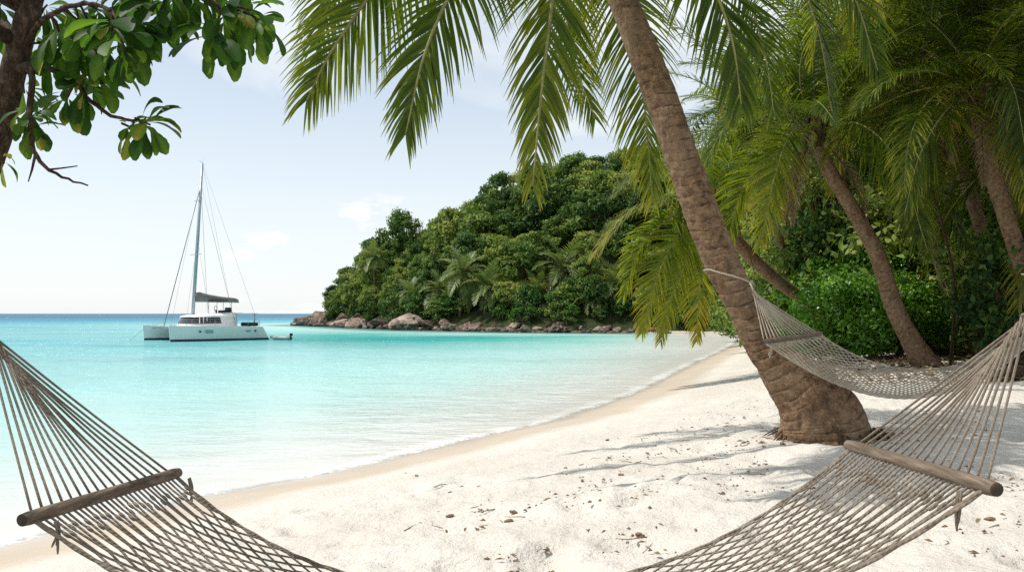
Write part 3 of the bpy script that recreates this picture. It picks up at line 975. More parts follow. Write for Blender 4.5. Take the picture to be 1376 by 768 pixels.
for i, (x, y, h, lx, lbl) in enumerate([(12.0, 19.5, 7.6, -2.4, 'tall palm deep in the shade behind the second trunk'),
                              (11.2, 17.5, 7.2, -.9, 'tall palm at the right of the grove with its crown above the picture'),
                              (9.6, 27, 8.0, -2.0, 'palm in the middle of the dark grove, crown against the hill'),
                              (13.6, 21, 8.4, -1.6, 'palm at the back right of the grove'),
                              (13.0, 30, 10.5, -1.5, 'tallest palm standing at the back of the dark grove'),
                              (10.6, 11.5, 9.4, -5.0, 'added palm beyond the right edge, its unseen crown shading the grove'),  # added outside the picture so its crown shades the grove
                              (12.6, 15.0, 9.8, -4.6, 'added palm arching from the right, crown above the picture to shade the grove'),  # second added palm; unseen crown keeps sun off the grove
                              (11.5, 16.5, 5.0, .6, 'young palm with low fronds in the shade at the right')]):
    z = float(ground_h(x, y)[0])
    palm(lbl, [(x, y, z - .1), (x + lx * .15, y, z + h * .3), (x + lx * .5, y, z + h * .65), (x + lx, y, z + h)], rlin(.2, .15), n_fronds=28, scale=1.08, seed=50 + i, group=GP)

def add_fronds(root, specs):
    for k, (pix, leaf, n, yel, side) in enumerate(specs):
        b = root.location
        mbx = frond_mesh('frond', [P(*q) - b for q in pix], leaf, int(n * .8), .040, 1.0 if side else 1.9, 800 + k + int(b.x * 10), side0=side, segs=4, yellow=yel, nrach=24, rad=.024)
        mbx.build('frond', FM, root)


D2 = PALM2.location.y
add_fronds(PALM2, [
    ([(1094, 186, D2), (1066, 176, D2 - .8), (1043, 230, D2 - 1.2), (1022, 330, D2 - 1.3)], .95, 100, .4, Vector((1, .3, 0))),
    ([(1100, 182, D2), (1150, 165, D2 - 1.0), (1205, 215, D2 - 1.6), (1246, 335, D2 - 1.8)], 1.25, 120, .02, Vector((1, .2, .5))),
    ([(1090, 180, D2), (1040, 142, D2 - .5), (985, 158, D2 - .8), (945, 222, D2 - .9)], 1.0, 110, .1, None),
    ([(1096, 180, D2), (1150, 95, D2 - .6), (1230, 92, D2 - 1.0), (1300, 165, D2 - 1.1)], 1.1, 110, .0, None),
    ([(1090, 182, D2), (1050, 200, D2 - .2), (1000, 250, D2 - .1), (975, 330, D2)], 1.0, 100, .2, Vector((1, .4, .4))),
    ([(1092, 175, D2), (1075, 110, D2 - .5), (1085, 60, D2 - 1.0), (1130, 55, D2 - 1.4)], .9, 90, .3, None),
    ([(1100, 185, D2), (1160, 205, D2 + .4), (1240, 230, D2 + .7), (1300, 330, D2 + .9)], 1.2, 110, .0, Vector((1, .2, .6))),
])
D5 = 20.0
D5 = PALM5.location.y - 4.5
add_fronds(PALM5, [
    ([(957, 274, D5), (900, 272, D5 - .4), (842, 288, D5 - .7), (796, 345, D5 - .8)], 1.0, 100, .45, None),
    ([(955, 276, D5), (912, 315, D5 - .8), (882, 375, D5 - 1.1), (862, 448, D5 - 1.1)], 1.0, 110, .5, Vector((1, .3, .3))),
    ([(955, 276, D5), (930, 330, D5 - .4), (905, 390, D5 - .5), (888, 458, D5 - .5)], .95, 105, .6, Vector((1, .3, .3))),
    ([(958, 276, D5), (950, 330, D5 + .5), (940, 390, D5 + .7), (936, 458, D5 + .8)], .95, 105, .7, Vector((1, 0, 0))),
    ([(957, 270, D5), (920, 225, D5 - .3), (872, 222, D5 - .6), (825, 262, D5 - .7)], 1.05, 100, .35, None),
    ([(956, 272, D5), (905, 290, D5 - .7), (862, 330, D5 - 1.1), (838, 398, D5 - 1.2)], 1.0, 105, .4, Vector((.8, .5, .5))),
    ([(960, 270, D5), (985, 215, D5 - .5), (1030, 220, D5 - .9), (1062, 280, D5 - 1.0)], 1.0, 95, .1, None),
])
DE = PALMR.location.y
add_fronds(PALMR, [
    ([(1312, 118, DE), (1250, 95, DE - .8), (1190, 110, DE - 1.3), (1150, 150, DE - 1.5)], 1.0, 100, .05, None),
    ([(1312, 118, DE), (1335, 95, DE - 1.0), (1362, 120, DE - 1.5), (1380, 215, DE - 1.7)], 1.05, 110, .05, Vector((1, .2, .6))),
    ([(1310, 120, DE), (1270, 150, DE - .8), (1235, 210, DE - 1.0), (1215, 290, DE - 1.0)], 1.05, 100, .0, Vector((1, .2, .4))),
])

# ---------------------------------------------------------------- leafy crowns
def leaf_cloud(seed, clumps, per, leaf, flat=0.5, aspect=0.55, mats=None, up=0.45, name='crown', jitter=0.5):
    """clumps: list of (centre, radius); each gets `per` small pointed leaves through its volume"""
    g = np.random.default_rng(seed)
    V = []; Q = []; VAR = []
    b = 0
    for (c, r) in clumps:
        n = int(per * (r ** 2))
        dirs = g.normal(size=(n, 3)); dirs /= np.linalg.norm(dirs, axis=1)[:, None]
        dirs[:, 2] = np.abs(dirs[:, 2]) * np.where(g.random(n) < 0.72, 1, -1)
        rad = r * g.uniform(0.0, 1.0, n) ** 0.35
        wob = 1 + 0.25 * np.sin(dirs[:, 0] * 5 + c[0] * 3) * np.cos(dirs[:, 1] * 6 + c[1])
        p = np.array(c) + dirs * (rad * wob)[:, None] * np.array([1, 1, flat + .25])
        nrm = dirs * 0.7 + g.normal(size=(n, 3)) * jitter + np.array([0, 0, up])
        nrm /= np.linalg.norm(nrm, axis=1)[:, None]
        t = np.cross(nrm, g.normal(size=(n, 3))); t /= np.linalg.norm(t, axis=1)[:, None] + 1e-9
        t[:, 2] -= 0.3
        s = np.cross(nrm, t); s /= np.linalg.norm(s, axis=1)[:, None] + 1e-9
        L = leaf * g.uniform(0.65, 1.25, n)[:, None]
        W = L * aspect
        sag = nrm * L * 0.12
        q = np.stack([p - t * L * .5 - sag, p + s * W * .5 + sag * .3, p + t * L * .5 - sag, p - s * W * .5 + sag * .3], 1)
        V.append(q.reshape(-1, 3))
        cv = g.uniform(-.16, .2)
        VAR.append(np.repeat(np.clip(0.42 + cv + g.normal(size=n) * 0.14, 0, 1), 4))
        Q.append(np.arange(n * 4).reshape(n, 4) + b); b += n * 4
    V = np.concatenate(V).astype(np.float32); Q = np.concatenate(Q).astype(np.int32); VAR = np.concatenate(VAR)
    me = bpy.data.meshes.new(name)
    me.vertices.add(len(V)); me.vertices.foreach_set('co', V.ravel())
    me.loops.add(Q.size); me.loops.foreach_set('vertex_index', Q.ravel())
    me.polygons.add(len(Q)); me.polygons.foreach_set('loop_start', np.arange(0, Q.size, 4, dtype=np.int32))
    me.update(calc_edges=True)
    a = me.attributes.new('var', 'FLOAT', 'POINT'); a.data.foreach_set('value', VAR.astype(np.float32))
    for m in mats or []: me.materials.append(m)
    return me


def crown_clumps(seed, rx, rz, n, rc, zc, hollow=0.45):
    g = random.Random(seed); out = []
    for k in range(n):
        zf = g.uniform(-0.75, 1.0); a = k * 2.39996 + g.uniform(-.5, .5)
        rr_ = math.sqrt(max(0.05, 1 - zf * zf)) * g.uniform(hollow, 1.0)
        out.append(((math.cos(a) * rx * rr_ * g.uniform(.8, 1.1), math.sin(a) * rx * rr_ * g.uniform(.8, 1.1), zc + rz * zf), rc * g.uniform(.65, 1.25)))
    return out


def tree_parts(seed, h, rx, rz, nclump, rc, per, leaf, mat, trunk_r, up=0.45, jit=0.5):
    cl = crown_clumps(seed, rx, rz, nclump, rc, h)
    cme = leaf_cloud(seed, cl, per, leaf, mats=[mat], up=up, jitter=jit)
    rnd = random.Random(seed); mb = MB()
    mb.tube([(0, 0, -.8), (0.05, 0, 0), (rnd.uniform(-.3, .3), rnd.uniform(-.3, .3), h * .5), (rnd.uniform(-.4, .4), rnd.uniform(-.4, .4), h)],
            [trunk_r * 1.6, trunk_r * 1.2, trunk_r * .8, trunk_r * .35], 8)
    for (c, r) in cl[::2]:
        st = Vector((0, 0, h * rnd.uniform(.35, .75))); en = Vector(c)
        mb.tube([st, st.lerp(en, .5) + Vector((0, 0, -.15 * rx * .3)), en], [trunk_r * .42, trunk_r * .28, trunk_r * .1], 5)
    tme = mesh_only(mb, 'trunk', [M['tbark']])
    return tme, cme


# ---- hillside trees (about 110 m away)
HT = [tree_parts(200 + i, random.uniform(3.6, 4.8), random.uniform(2.4, 3.1), random.uniform(1.9, 2.6), 34 + 3 * i, .86, 120, 0.40, M['wood_leaf'], .16, up=.2, jit=.3) for i in range(7)]
HTdry = tree_parts(290, 4.2, 3.0, 1.8, 38, .8, 100, .36, M['dry_leaf_crown'], .16, up=.2, jit=.35)
HTtall = tree_parts(291, 6.2, 2.7, 2.6, 42, .85, 120, .40, M['wood_leaf'], .2, up=.2, jit=.3)
HS = [tree_parts(300 + i, .8 + .2 * i, 1.5, .9 + .2 * i, 18, .62, 130, 0.30, M['wood_leaf'] if i % 2 else M['foot_leaf'], .06, up=.25, jit=.35) for i in range(5)]
GH = 'trees covering the headland hill'
PALMPX = [(622, 101), (655, 99), (755, 99), (590, 104), (825, 94), (720, 97), (905, 92), (555, 108)]
g = random.Random(21)
acc = []
tries = 0
while len(acc) < 215 and tries < 9000:
    tries += 1
    x = g.uniform(-36, 42); y = g.uniform(86, 152)
    s_ = float(shore_dist(np.array([x]), np.array([y]))[0])
    if s_ < 2.8 or 688 + x / y * F < 446: continue
    if any(abs(688 + x / y * F - a) < 24 and y < b + 1.0 for a, b in PALMPX): continue
    if any((x - a) ** 2 + (y - b) ** 2 < 3.7 ** 2 for a, b in acc): continue
    acc.append((x, y))
HLAB = ['leafy green tree in the forest covering the headland hill'] * 7


def put_tree(tc_, loc, s, rz, label, cat='tree', group=None, name='tree', sz=1.0):
    r = empty(name, loc, rz); r.scale = (s, s, s * sz); tag(r, label, cat, group)
    link('trunk', tc_[0], r); link('crown', tc_[1], r)
    return r


for (x, y) in acc:
    s_ = float(shore_dist(np.array([x]), np.array([y]))[0])
    z = float(hill_h(x, y)[0] + ground_h(x, y)[0]) - .3
    k = g.randrange(7)
    s = g.uniform(.78, 1.25) * (0.6 + .4 * min(1, (s_ - 3) / 8))
    put_tree(HT[k], (x, y, z), s, g.uniform(0, 6.28), HLAB[k], group=GH, sz=g.choice([.9, 1, 1, 1.15, 1.4]))
for (px, py, d, tcx, s, lab) in [(655, 300, 124, HTdry, 1.15, 'russet brown crowned tree near the top of the hill, left of the summit'),
                            (622, 322, 122, HTdry, 1.0, 'smaller dull brown tree on the hill slope, below the ridge'),
                            (768, 262, 126, HTtall, 1.0, 'tall dark round headed tree on the summit of the hill'),
                            (690, 285, 124, HTtall, .9, 'dark tree standing proud of the ridge left of the summit'),
                            (545, 330, 122, HTtall, .62, 'sparse high tree on the left shoulder of the hill'),
                            (470, 392, 124, HTtall, .5, 'small dark tree at the seaward end of the hill'),
                            (452, 390, 127, HT[1], .72, 'leftmost tree of the headland, leaning out over the rocks'),
                            (480, 385, 124, HT[4], .95, 'full tree second from the seaward end of the headland'),
                            (500, 372, 122, HT[0], 1.0, 'round tree on the rising left flank of the headland'),
                            (740, 345, 112, HT[2], 1.5, 'big bright green tree filling the middle of the hill face')]:
    p = P(px, py, d)
    z = float(hill_h(p.x, p.y)[0] + ground_h(p.x, p.y)[0]) - .4
    put_tree(tcx, (p.x, p.y, z), s, g.uniform(0, 6.28), lab, sz=1.05)
# shrubs along the foot of the hill
for i in range(110):
    t = g.random()
    j = 18 + i % 12; a = SHORE[j]; b = SHORE[j + 1]
    x = a[0] + (b[0] - a[0]) * t; y = a[1] + (b[1] - a[1]) * t
    n = Vector((b[1] - a[1], -(b[0] - a[0]), 0)).normalized()
    dd = g.uniform(2.0, 6.0)
    for sg in (1, -1):
        q = Vector((x, y, 0)) + n * dd * sg
        s_ = float(shore_dist(np.array([q.x]), np.array([q.y]))[0])
        if s_ > 1.8: break
    if s_ < 1.8 or 688 + q.x / q.y * F < 440: continue
    z = float(hill_h(q.x, q.y)[0] + ground_h(q.x, q.y)[0]) - .2
    put_tree(HS[g.randrange(5)], (q.x, q.y, z), g.uniform(.6, 1.35), g.uniform(0, 6.28), 'leafy shrub above the rocks at the foot of the headland', 'shrub',
             'shrubs along the foot of the headland', 'shrub')

# ---- palms on the hill foot
FFM = [M['far_frond'], M['rachis']]
far_lib = []
for i, (a0, a1) in enumerate([(78, 20), (58, -25), (40, -55), (15, -75), (-15, -86)]):
    mb = frond_mesh('frond', arc_pts(3.3, a0, a1, 6, 0.1 * (-1) ** i), 0.95, 26, 0.15, 1.3, 400 + i, segs=2, nrach=12, rad=.05, yellow=.15 + .1 * i, ragged=.03)
    far_lib.append(mesh_only(mb, 'frond', FFM))
GHP = 'palms at the foot of the headland'
for i, (px, py, d, h, s, lab) in enumerate([(622, 372, 101, 3.4, 1.0, 'pale fronded palm at the foot of the hill above the large rock'),
        (655, 390, 99, 3.0, .95, 'drooping pale palm just right of the largest shore palm'),
        (755, 365, 99, 4.6, 1.18, 'largest pale fronded palm on the hill foot, in the middle of the bay'),
        (590, 395, 104, 2.4, .8, 'small palm on the slope left of the pale palms'),
        (555, 400, 108, 2.2, .75, 'small leaning palm above the left end of the rocks'),
        (825, 388, 94, 3.6, 1.0, 'pale palm at the right end of the rocks behind hanging fronds'),
        (720, 395, 97, 2.4, .75, 'short palm between the two groups of pale palms'),
        (502, 352, 122, 4.0, .8, 'palm on the left shoulder of the hill'),
        (850, 330, 108, 5.0, 1.0, 'palm high on the hill face behind the leaning trunk'),
        (905, 385, 92, 3.6, 1.0, 'palm by the far corner of the beach'),
        (795, 405, 92, 2.0, .7, 'low palm just above the shore rocks'),
        (474, 392, 127, 3.0, .7, 'palm at the seaward tip of the headland')]):
    d -= 2.0; c = P(px, py - 4, d)
    gz = float(hill_h(c.x, c.y)[0] + ground_h(c.x, c.y)[0])
    base = Vector((c.x + g.uniform(-.8, .8), c.y, min(gz, c.z - 2) - .3))
    r = empty('palm_tree', base); tag(r, lab, 'palm tree', GHP)
    tv = c - base; tilt = Matrix.Rotation(g.uniform(-.3, .3), 4, 'X') @ Matrix.Rotation(g.uniform(-.3, .3), 4, 'Y')
    mb = MB(); mb.tube(spline([(0, 0, 0), tv * .5 + Vector((tv.x * -.15, 0, 0)), tv], 10), [.22, .2, .18, .17, .16, .15, .15, .14, .14, .13], 8)
    mb.build('trunk', M['bark'], r)
    for k in range(24):
        u = (k + .5) / 24; az = k * 2.39996
        o = link('frond', far_lib[min(4, int(u * 5))], r)
        o.matrix_local = Matrix.Translation(tv) @ tilt @ rot_from(az + g.uniform(-.2, .2)) @ Matrix.Scale(1.2 * s * g.uniform(.85, 1.1), 4)

# ---------------------------------------------------------------- rocks
def rock_mesh(seed, sub=3):
    import bmesh
    bm = bmesh.new(); bmesh.ops.create_icosphere(bm, subdivisions=sub, radius=1)
    off = Vector((seed * 3.7, seed * 1.3, seed * 7.1))
    for v in bm.verts:
        p = v.co.copy()
        d = 1 + .45 * mnoise.noise(p * .9 + off) + .26 * mnoise.noise(p * 2.3 + off) + .12 * mnoise.noise(p * 5 + off) - .22 * max(0, 1 - abs(mnoise.noise(p * 1.7 + off * 2)) * 6)
        # planar breaks
        for k in range(9):
            nn = Vector((mnoise.noise(off + Vector((k, 0, 0))), mnoise.noise(off + Vector((0, k, 3))), mnoise.noise(off + Vector((5, 2, k)))))
            if nn.length > 1e-3:
                nn.normalize(); q = p.dot(nn) * d
                if q > .58: d *= .58 / q * .8 + .2
        v.co = p * d
        v.co.z *= .72
    me = bpy.data.meshes.new('rock'); bm.to_mesh(me); bm.free()
    me.polygons.foreach_set('use_smooth', [False] * len(me.polygons))
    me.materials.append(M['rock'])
    return me


rocks = [rock_mesh(i, 4) for i in range(9)]


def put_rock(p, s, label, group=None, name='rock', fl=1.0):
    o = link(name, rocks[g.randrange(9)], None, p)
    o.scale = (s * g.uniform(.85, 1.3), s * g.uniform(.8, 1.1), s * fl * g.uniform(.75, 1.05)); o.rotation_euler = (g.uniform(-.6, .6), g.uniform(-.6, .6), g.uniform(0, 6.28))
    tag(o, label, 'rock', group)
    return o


GR = 'granite boulders along the foot of the headland'
segs = list(range(20, 30)); wts = []
for j in segs: wts.append(math.dist(SHORE[j], SHORE[j + 1]) * (1.7 if SHORE[j][0] > -9 else 1))
for i in range(285):
    j = g.choices(segs, wts)[0]; t = g.random(); a = SHORE[j]; b = SHORE[j + 1]
    x = a[0] + (b[0] - a[0]) * t; y = a[1] + (b[1] - a[1]) * t
    x += g.uniform(-.6, .6); y += g.uniform(-.5, 1.6)
    big = 1.0 if x > 0 else (1.35 if x > -20 else 2.2)
    s = (g.uniform(.18, .46) if g.random() < .78 else g.uniform(.5, .95)) * big
    z = float(ground_h(x, y)[0] + .5 * max(0, hill_h(x, y)[0]))
    put_rock((x, y, z + .08 * s), s, 'brown grey boulder among many along the foot of the headland', GR)
for (px, py, d, s, fl, lab) in [(545, 432, 100.5, 2.1, .75, 'largest pale pink granite boulder on the headland shore'), (532, 436, 100, 1.5, .8, 'pale slanting boulder left of the largest one'),
        (572, 435, 98.5, 1.5, .8, 'pale rounded boulder right of the largest one'), (598, 436, 97, 1.25, .8, 'cracked boulder near the small shore palms'),
        (418, 432, 136, 2.1, .7, 'dark flat rock at the outermost tip of the headland'), (440, 428, 131, 2.4, .75, 'high brown rock near the tip of the headland'),
        (402, 434, 139, 1.4, .6, 'low outlying rock at the seaward end'), (462, 430, 125, 2.1, .8, 'broad dark rock behind the headland tip'), (485, 432, 118, 1.7, .8, 'sloping brown rock between tip and largest boulder'),
        (508, 434, 108, 1.5, .7, 'wet dark rock left of the pale boulders'), (690, 439, 90.5, 1.1, .8, 'rounded rock in the middle of the bay shore'), (742, 440, 89, 1.0, .7, 'reddish flat rock under the largest shore palm'),
        (450, 419, 129, 2.2, .8, 'upper brown slab under the first tree of the headland')]:
    p = P(px, py, d); put_rock(p, s, lab, fl=fl)

# ---------------------------------------------------------------- jungle at the right
JT = [tree_parts(500 + i, 7.0 + i, 4.0, 4.2, 52, 1.3, 190, 0.22, M['wood_leaf'], .22, up=.3) for i in range(3)]
JL = ['tall dark broadleaf tree in the shade behind the palm grove'] * 3
GJ = 'broadleaf trees behind the palm grove'
for i, (x, y, s) in enumerate([(13, 33, 1.0), (17, 31, 1.15), (21, 30, 1.2), (25, 33, 1.3), (12.5, 40, 1.0), (18, 40, 1.25), (24, 42, 1.4), (20, 24, 1.0), (24, 25, 1.1), (17, 50, 1.2), (24, 56, 1.3), (15.5, 25.5, .85),
                          (22, 66, 1.1), (28, 74, 1.2), (32, 60, 1.3), (17, 20.5, .8)]):
    z = float(ground_h(x, y)[0]) - .2
    put_tree(JT[i % 3], (x, y, z), s, g.uniform(0, 6.28), JL[i % 3], group=GJ)
SH = [tree_parts(520 + i, 1.05, 1.35, .95, 30, .46, 1050, 0.115, M['shrub_leaf'], .05, up=.5, jit=.45) for i in range(3)]
SHD = [tree_parts(530 + i, 1.3, 1.5, 1.1, 26, .56, 560, 0.15, M['wood_leaf'], .06, up=.4) for i in range(2)]
GB = 'sunlit shrubs behind the second palm'
for i, (px, py, dd, s, lab) in enumerate([(1130, 486, 0, 1.0, 'bright green shrub left of the second palm stem, nearest the sand'), (1180, 484, .6, 1.1, 'bright leafy shrub directly behind the second palm stem'),
        (1225, 482, .9, 1.05, 'green shrub between the second palm and the bulging palm'), (1268, 480, 1.6, 1.0, 'shrub with pale leaves beside the bulging palm'),
        (1095, 478, -.4, .62, 'low yellow green shrub behind the hammock spreader bar'), (1150, 478, 1.8, 1.35, 'taller shrub at the back, left of the second palm'), (1205, 476, 2.2, 1.5, 'tallest bright shrub behind the second palm'),
        (1258, 474, 2.6, 1.5, 'tall shrub in front of the dark trees, left of the bulging palm'), (1310, 476, 3, 1.4, 'half shaded shrub behind the bulging palm'), (1350, 478, 3, 1.3, 'shaded shrub at the right under the edge palm'), (1100, 462, 3, 1.2, 'shrub behind the leaning stem')]):
    q = on_ground(px, py); q.y += dd
    q.z = float(ground_h(q.x, q.y)[0]) - .1
    put_tree(SH[i % 3], q, s * 1.0, g.uniform(0, 6.28), lab, 'shrub', GB, 'shrub')
for i, (px, d, s) in enumerate([(1060, 30, 1.3), (1030, 36, 1.5), (1090, 33, 1.8), (1010, 48, 1.6), (1000, 58, 1.6), (1360, 20, 1.3), (1330, 24, 1.8), (1400, 22, 1.8), (1290, 25, 2.0), (1240, 26, 2.1), (1180, 27, 2.0),
                                (1130, 28, 1.9), (1090, 26, 1.5), (1395, 17, 1.2), (1010, 70, 1.8), (975, 84, 1.8), (940, 88, 1.6), (910, 90, 1.5)]):
    x = (px - 688) / F * d; z = float(ground_h(x, d)[0]) - .1
    put_tree(SHD[i % 2], (x, d, z), s, g.uniform(0, 6.28), 'dark bush in the shade under the palm grove', 'bush', 'dark bushes under the grove', 'bush')

# ---------------------------------------------------------------- broad leaf tree at the upper left
def broad_leaf(mb, p, D, N, L, W, var, mi=0, curl=.25, g_=random):
    D = D.normalized(); S = D.cross(N)
    if S.length < 1e-3: S = D.orthogonal()
    S.normalize(); N = S.cross(D).normalized()
    prof = [0.05, .13, .27, .45, .66, .86, .99, .97, .74, .25]
    prof = list(np.interp(np.linspace(0, 1, 15), np.linspace(0, 1, 10), prof))
    vs = []; fs = []; vr = []
    q = p.copy(); d = D.copy(); n = len(prof)
    for i, w_ in enumerate(prof):
        nn = S.cross(d).normalized()
        wv = 1 + .06 * math.sin(i * 2.1 + var * 20)
        vs += [q + S * W * .5 * w_ * wv + nn * W * .16 * w_, q.copy(), q - S * W * .5 * w_ * wv + nn * W * .16 * w_]
        e_ = var + (.1 if i > n - 3 else 0)
        vr += [min(1, e_), min(1, e_ + .22), min(1, e_)]
        q = q + d * (L / (n - 1))
        d = (d + Vector((0, 0, -1)) * curl * .115 - nn * .025).normalized()
    for i in range(n - 1):
        for j in range(2):
            a = i * 3 + j; fs.append((a, a + 1, a + 4, a + 3))
    mb.add(vs, fs, mi, True, vr)


def rosette(seed, n=11, L=.2, axis=Vector((0, 0, -.3)), yel=.0):
    rnd = random.Random(seed); mb = MB()
    ax = axis.normalized()
    n = n + 3
    for k in range(n):
        a = k * 2.39996 + rnd.uniform(-.3, .3)
        u = ax.orthogonal().normalized(); v = ax.cross(u)
        spread = rnd.uniform(.7, 1.7)
        D = (ax * .3 + (u * math.cos(a) + v * math.sin(a)) * spread + Vector((0, 0, rnd.uniform(-.4, .2)))).normalized()
        N = (Vector((0, -.35, .9)) + Vector((rnd.uniform(-.8, .8), rnd.uniform(-.7, .7), 0))).normalized()
        Lk = L * .82 * rnd.uniform(.55, 1.15)
        p = ax * rnd.uniform(-.03, .02)
        pt = p + D * .015
        broad_leaf(mb, pt, D, N, Lk, Lk * rnd.uniform(.34, .43), min(1, max(0, .40 + yel * .6 + rnd.uniform(-.22, .26) + (.35 if rnd.random() < .03 else 0))), curl=rnd.uniform(.1, .9))
    mb.tube([-ax * .05, ax * .02], [.005, .004], 5, 1)
    return mb


dT = 3.1
TB = Vector((-3.15, 2.75, float(ground_h(-3.15, 2.75)[0])))
tr = empty('broadleaf_tree', TB)
tag(tr, 'broadleaf tree at the upper left with dark leaning trunk and drooping leaf rosettes', 'tree')
mb = MB(); rnd = random.Random(5)
tpts = spline([TB - TB - Vector((0, 0, .2)), Vector((.15, .1, .8)), P(-75, 320, dT) - TB, P(-15, 215, dT) - TB, P(14, 110, dT) - TB, P(42, 0, dT) - TB, P(68, -110, dT + .05) - TB, P(110, -260, dT + .2) - TB], 70)
trr = [.70 * max(.03, (0.15 - .0011 * i) * (.62 if i > 25 else .62 + .38 * (1 - i / 25))) * (1 + .07 * mnoise.noise(Vector((i * .35, 1, 3)))) for i in range(70)]
mb.tube(tpts, trr, 18)
mb.build('trunk', M['tbark'], tr)
# (branch polyline, [(cluster px, py, d, leaves, length, yellow)])
BR = [
    ([(22, 100, dT, .02), (52, 88, dT - .02, .012), (95, 108, dT - .05, .009), (128, 142, dT - .08, .008), (158, 158, dT - .1, .006), (193, 163, dT - .12, .005)],
     [(196, 165, dT - .12, 14, .155, .05), (178, 172, dT - .1, 8, .13, .15), (112, 118, dT - .06, 13, .19, .02), (122, 100, dT - .02, 7, .19, .05), (92, 128, dT - .03, 8, .16, .1)]),
    ([(25, 92, dT - .05, .018), (42, 92, dT - .12, .012), (40, 150, dT - .15, .011), (43, 190, dT - .15, .009), (56, 218, dT - .15, .007), (84, 238, dT - .15, .005), (117, 249, dT - .14, .003)],
     [(38, 152, dT - .1, 9, .14, .15), (40, 168, dT - .16, 8, .14, .1), (32, 120, dT + .1, 8, .15, .1)]),
    ([(34, 60, dT, .014), (60, 25, dT - .1, .010), (110, 5, dT - .2, .008), (150, 15, dT - .25, .006)],
     [(150, 35, dT - .25, 14, .23, -.1), (165, 60, dT - .28, 10, .21, -.1), (80, 45, dT - .1, 11, .21, -.05), (66, 65, dT + .1, 9, .2, 0.0), (98, 22, dT - .12, 9, .18, .05), (130, 12, dT - .1, 12, .2, -.15), (110, 62, dT - .15, 10, .19, 0), (185, 40, dT - .2, 9, .19, -.1), (60, 10, dT + .1, 9, .18, 0), (140, 85, dT - .1, 8, .16, .1)]),
    ([(58, -60, dT, .03), (120, -65, dT - .1, .02), (190, -45, dT - .15, .014), (250, -20, dT - .2, .011), (300, 12, dT - .2, .007)],
     [(302, 22, dT - .2, 15, .21, -.12), (330, 12, dT - .22, 8, .19, -.05), (218, 8, dT - .2, 12, .2, -.2), (245, 0, dT - .1, 11, .19, -.2), (185, -5, dT - .05, 10, .19, -.15), (270, -20, dT - .1, 10, .2, -.2), (310, -25, dT, 10, .2, -.1), (345, 25, dT - .2, 7, .17, 0), (285, 45, dT - .22, 9, .2, -.1), (230, -15, dT - .25, 10, .2, -.15)]),
    ([(10, 165, dT, .02), (-10, 195, dT - .1, .01), (2, 212, dT - .15, .006)], [(3, 214, dT - .15, 7, .11, .1)]),
    ([(20, 60, dT + .1, .03), (5, 30, dT + .3, .02), (-10, 15, dT + .4, .01)], [(0, 12, dT + .3, 8, .16, .1), (-15, 35, dT + .3, 8, .16, 0)]),
]
TREEFROM = TB
for bi, (poly, cls) in enumerate(BR):
    pts = [P(a, b, c) - TB for (a, b, c, _) in poly]
    sp = spline(pts, 24); rad = list(np.interp(np.linspace(0, len(poly) - 1, 24), range(len(poly)), [q[3] for q in poly]))
    mb = MB(); rn = random.Random(bi)
    sp = [p + Vector((rn.uniform(-.004, .004), 0, rn.uniform(-.004, .004))) for p in sp]
    mb.tube(sp, rad, 8)
    if bi == 1:    # bare forked twigs
        mb.tube([P(48, 205, dT - .15) - TB, P(43, 228, dT - .15) - TB, P(38, 244, dT - .14) - TB], [.006, .004, .002], 6)
        mb.tube([P(64, 228, dT - .15) - TB, P(82, 226, dT - .17) - TB, P(104, 223, dT - .18) - TB], [.004, .003, .002], 6)
    cents = [P(c[0], c[1], c[2]) - TB for c in cls]
    for c in cents:     # a twig from the branch to every cluster
        near = min(sp, key=lambda q: (q - c).length)
        if (near - c).length > .02:
            mb.tube([near, near.lerp(c, .5) + Vector((0, .01, .015)), c], [.005, .0045, .004], 6)
    bo = mb.build('branch', M['tbark'], tr)
    for ci, (c, q) in enumerate(zip(cls, cents)):
        near = min(sp, key=lambda s_: (s_ - q).length)
        ax = (q - near); ax = ax.normalized() if ax.length > .03 else (sp[-1] - sp[-3]).normalized()
        ax = (ax + Vector((0, 0, -.35))).normalized()
        rosette(bi * 20 + ci, c[3], c[4], ax, c[5]).build('leaf_cluster', [M['almond'], M['tbark']], bo, q)
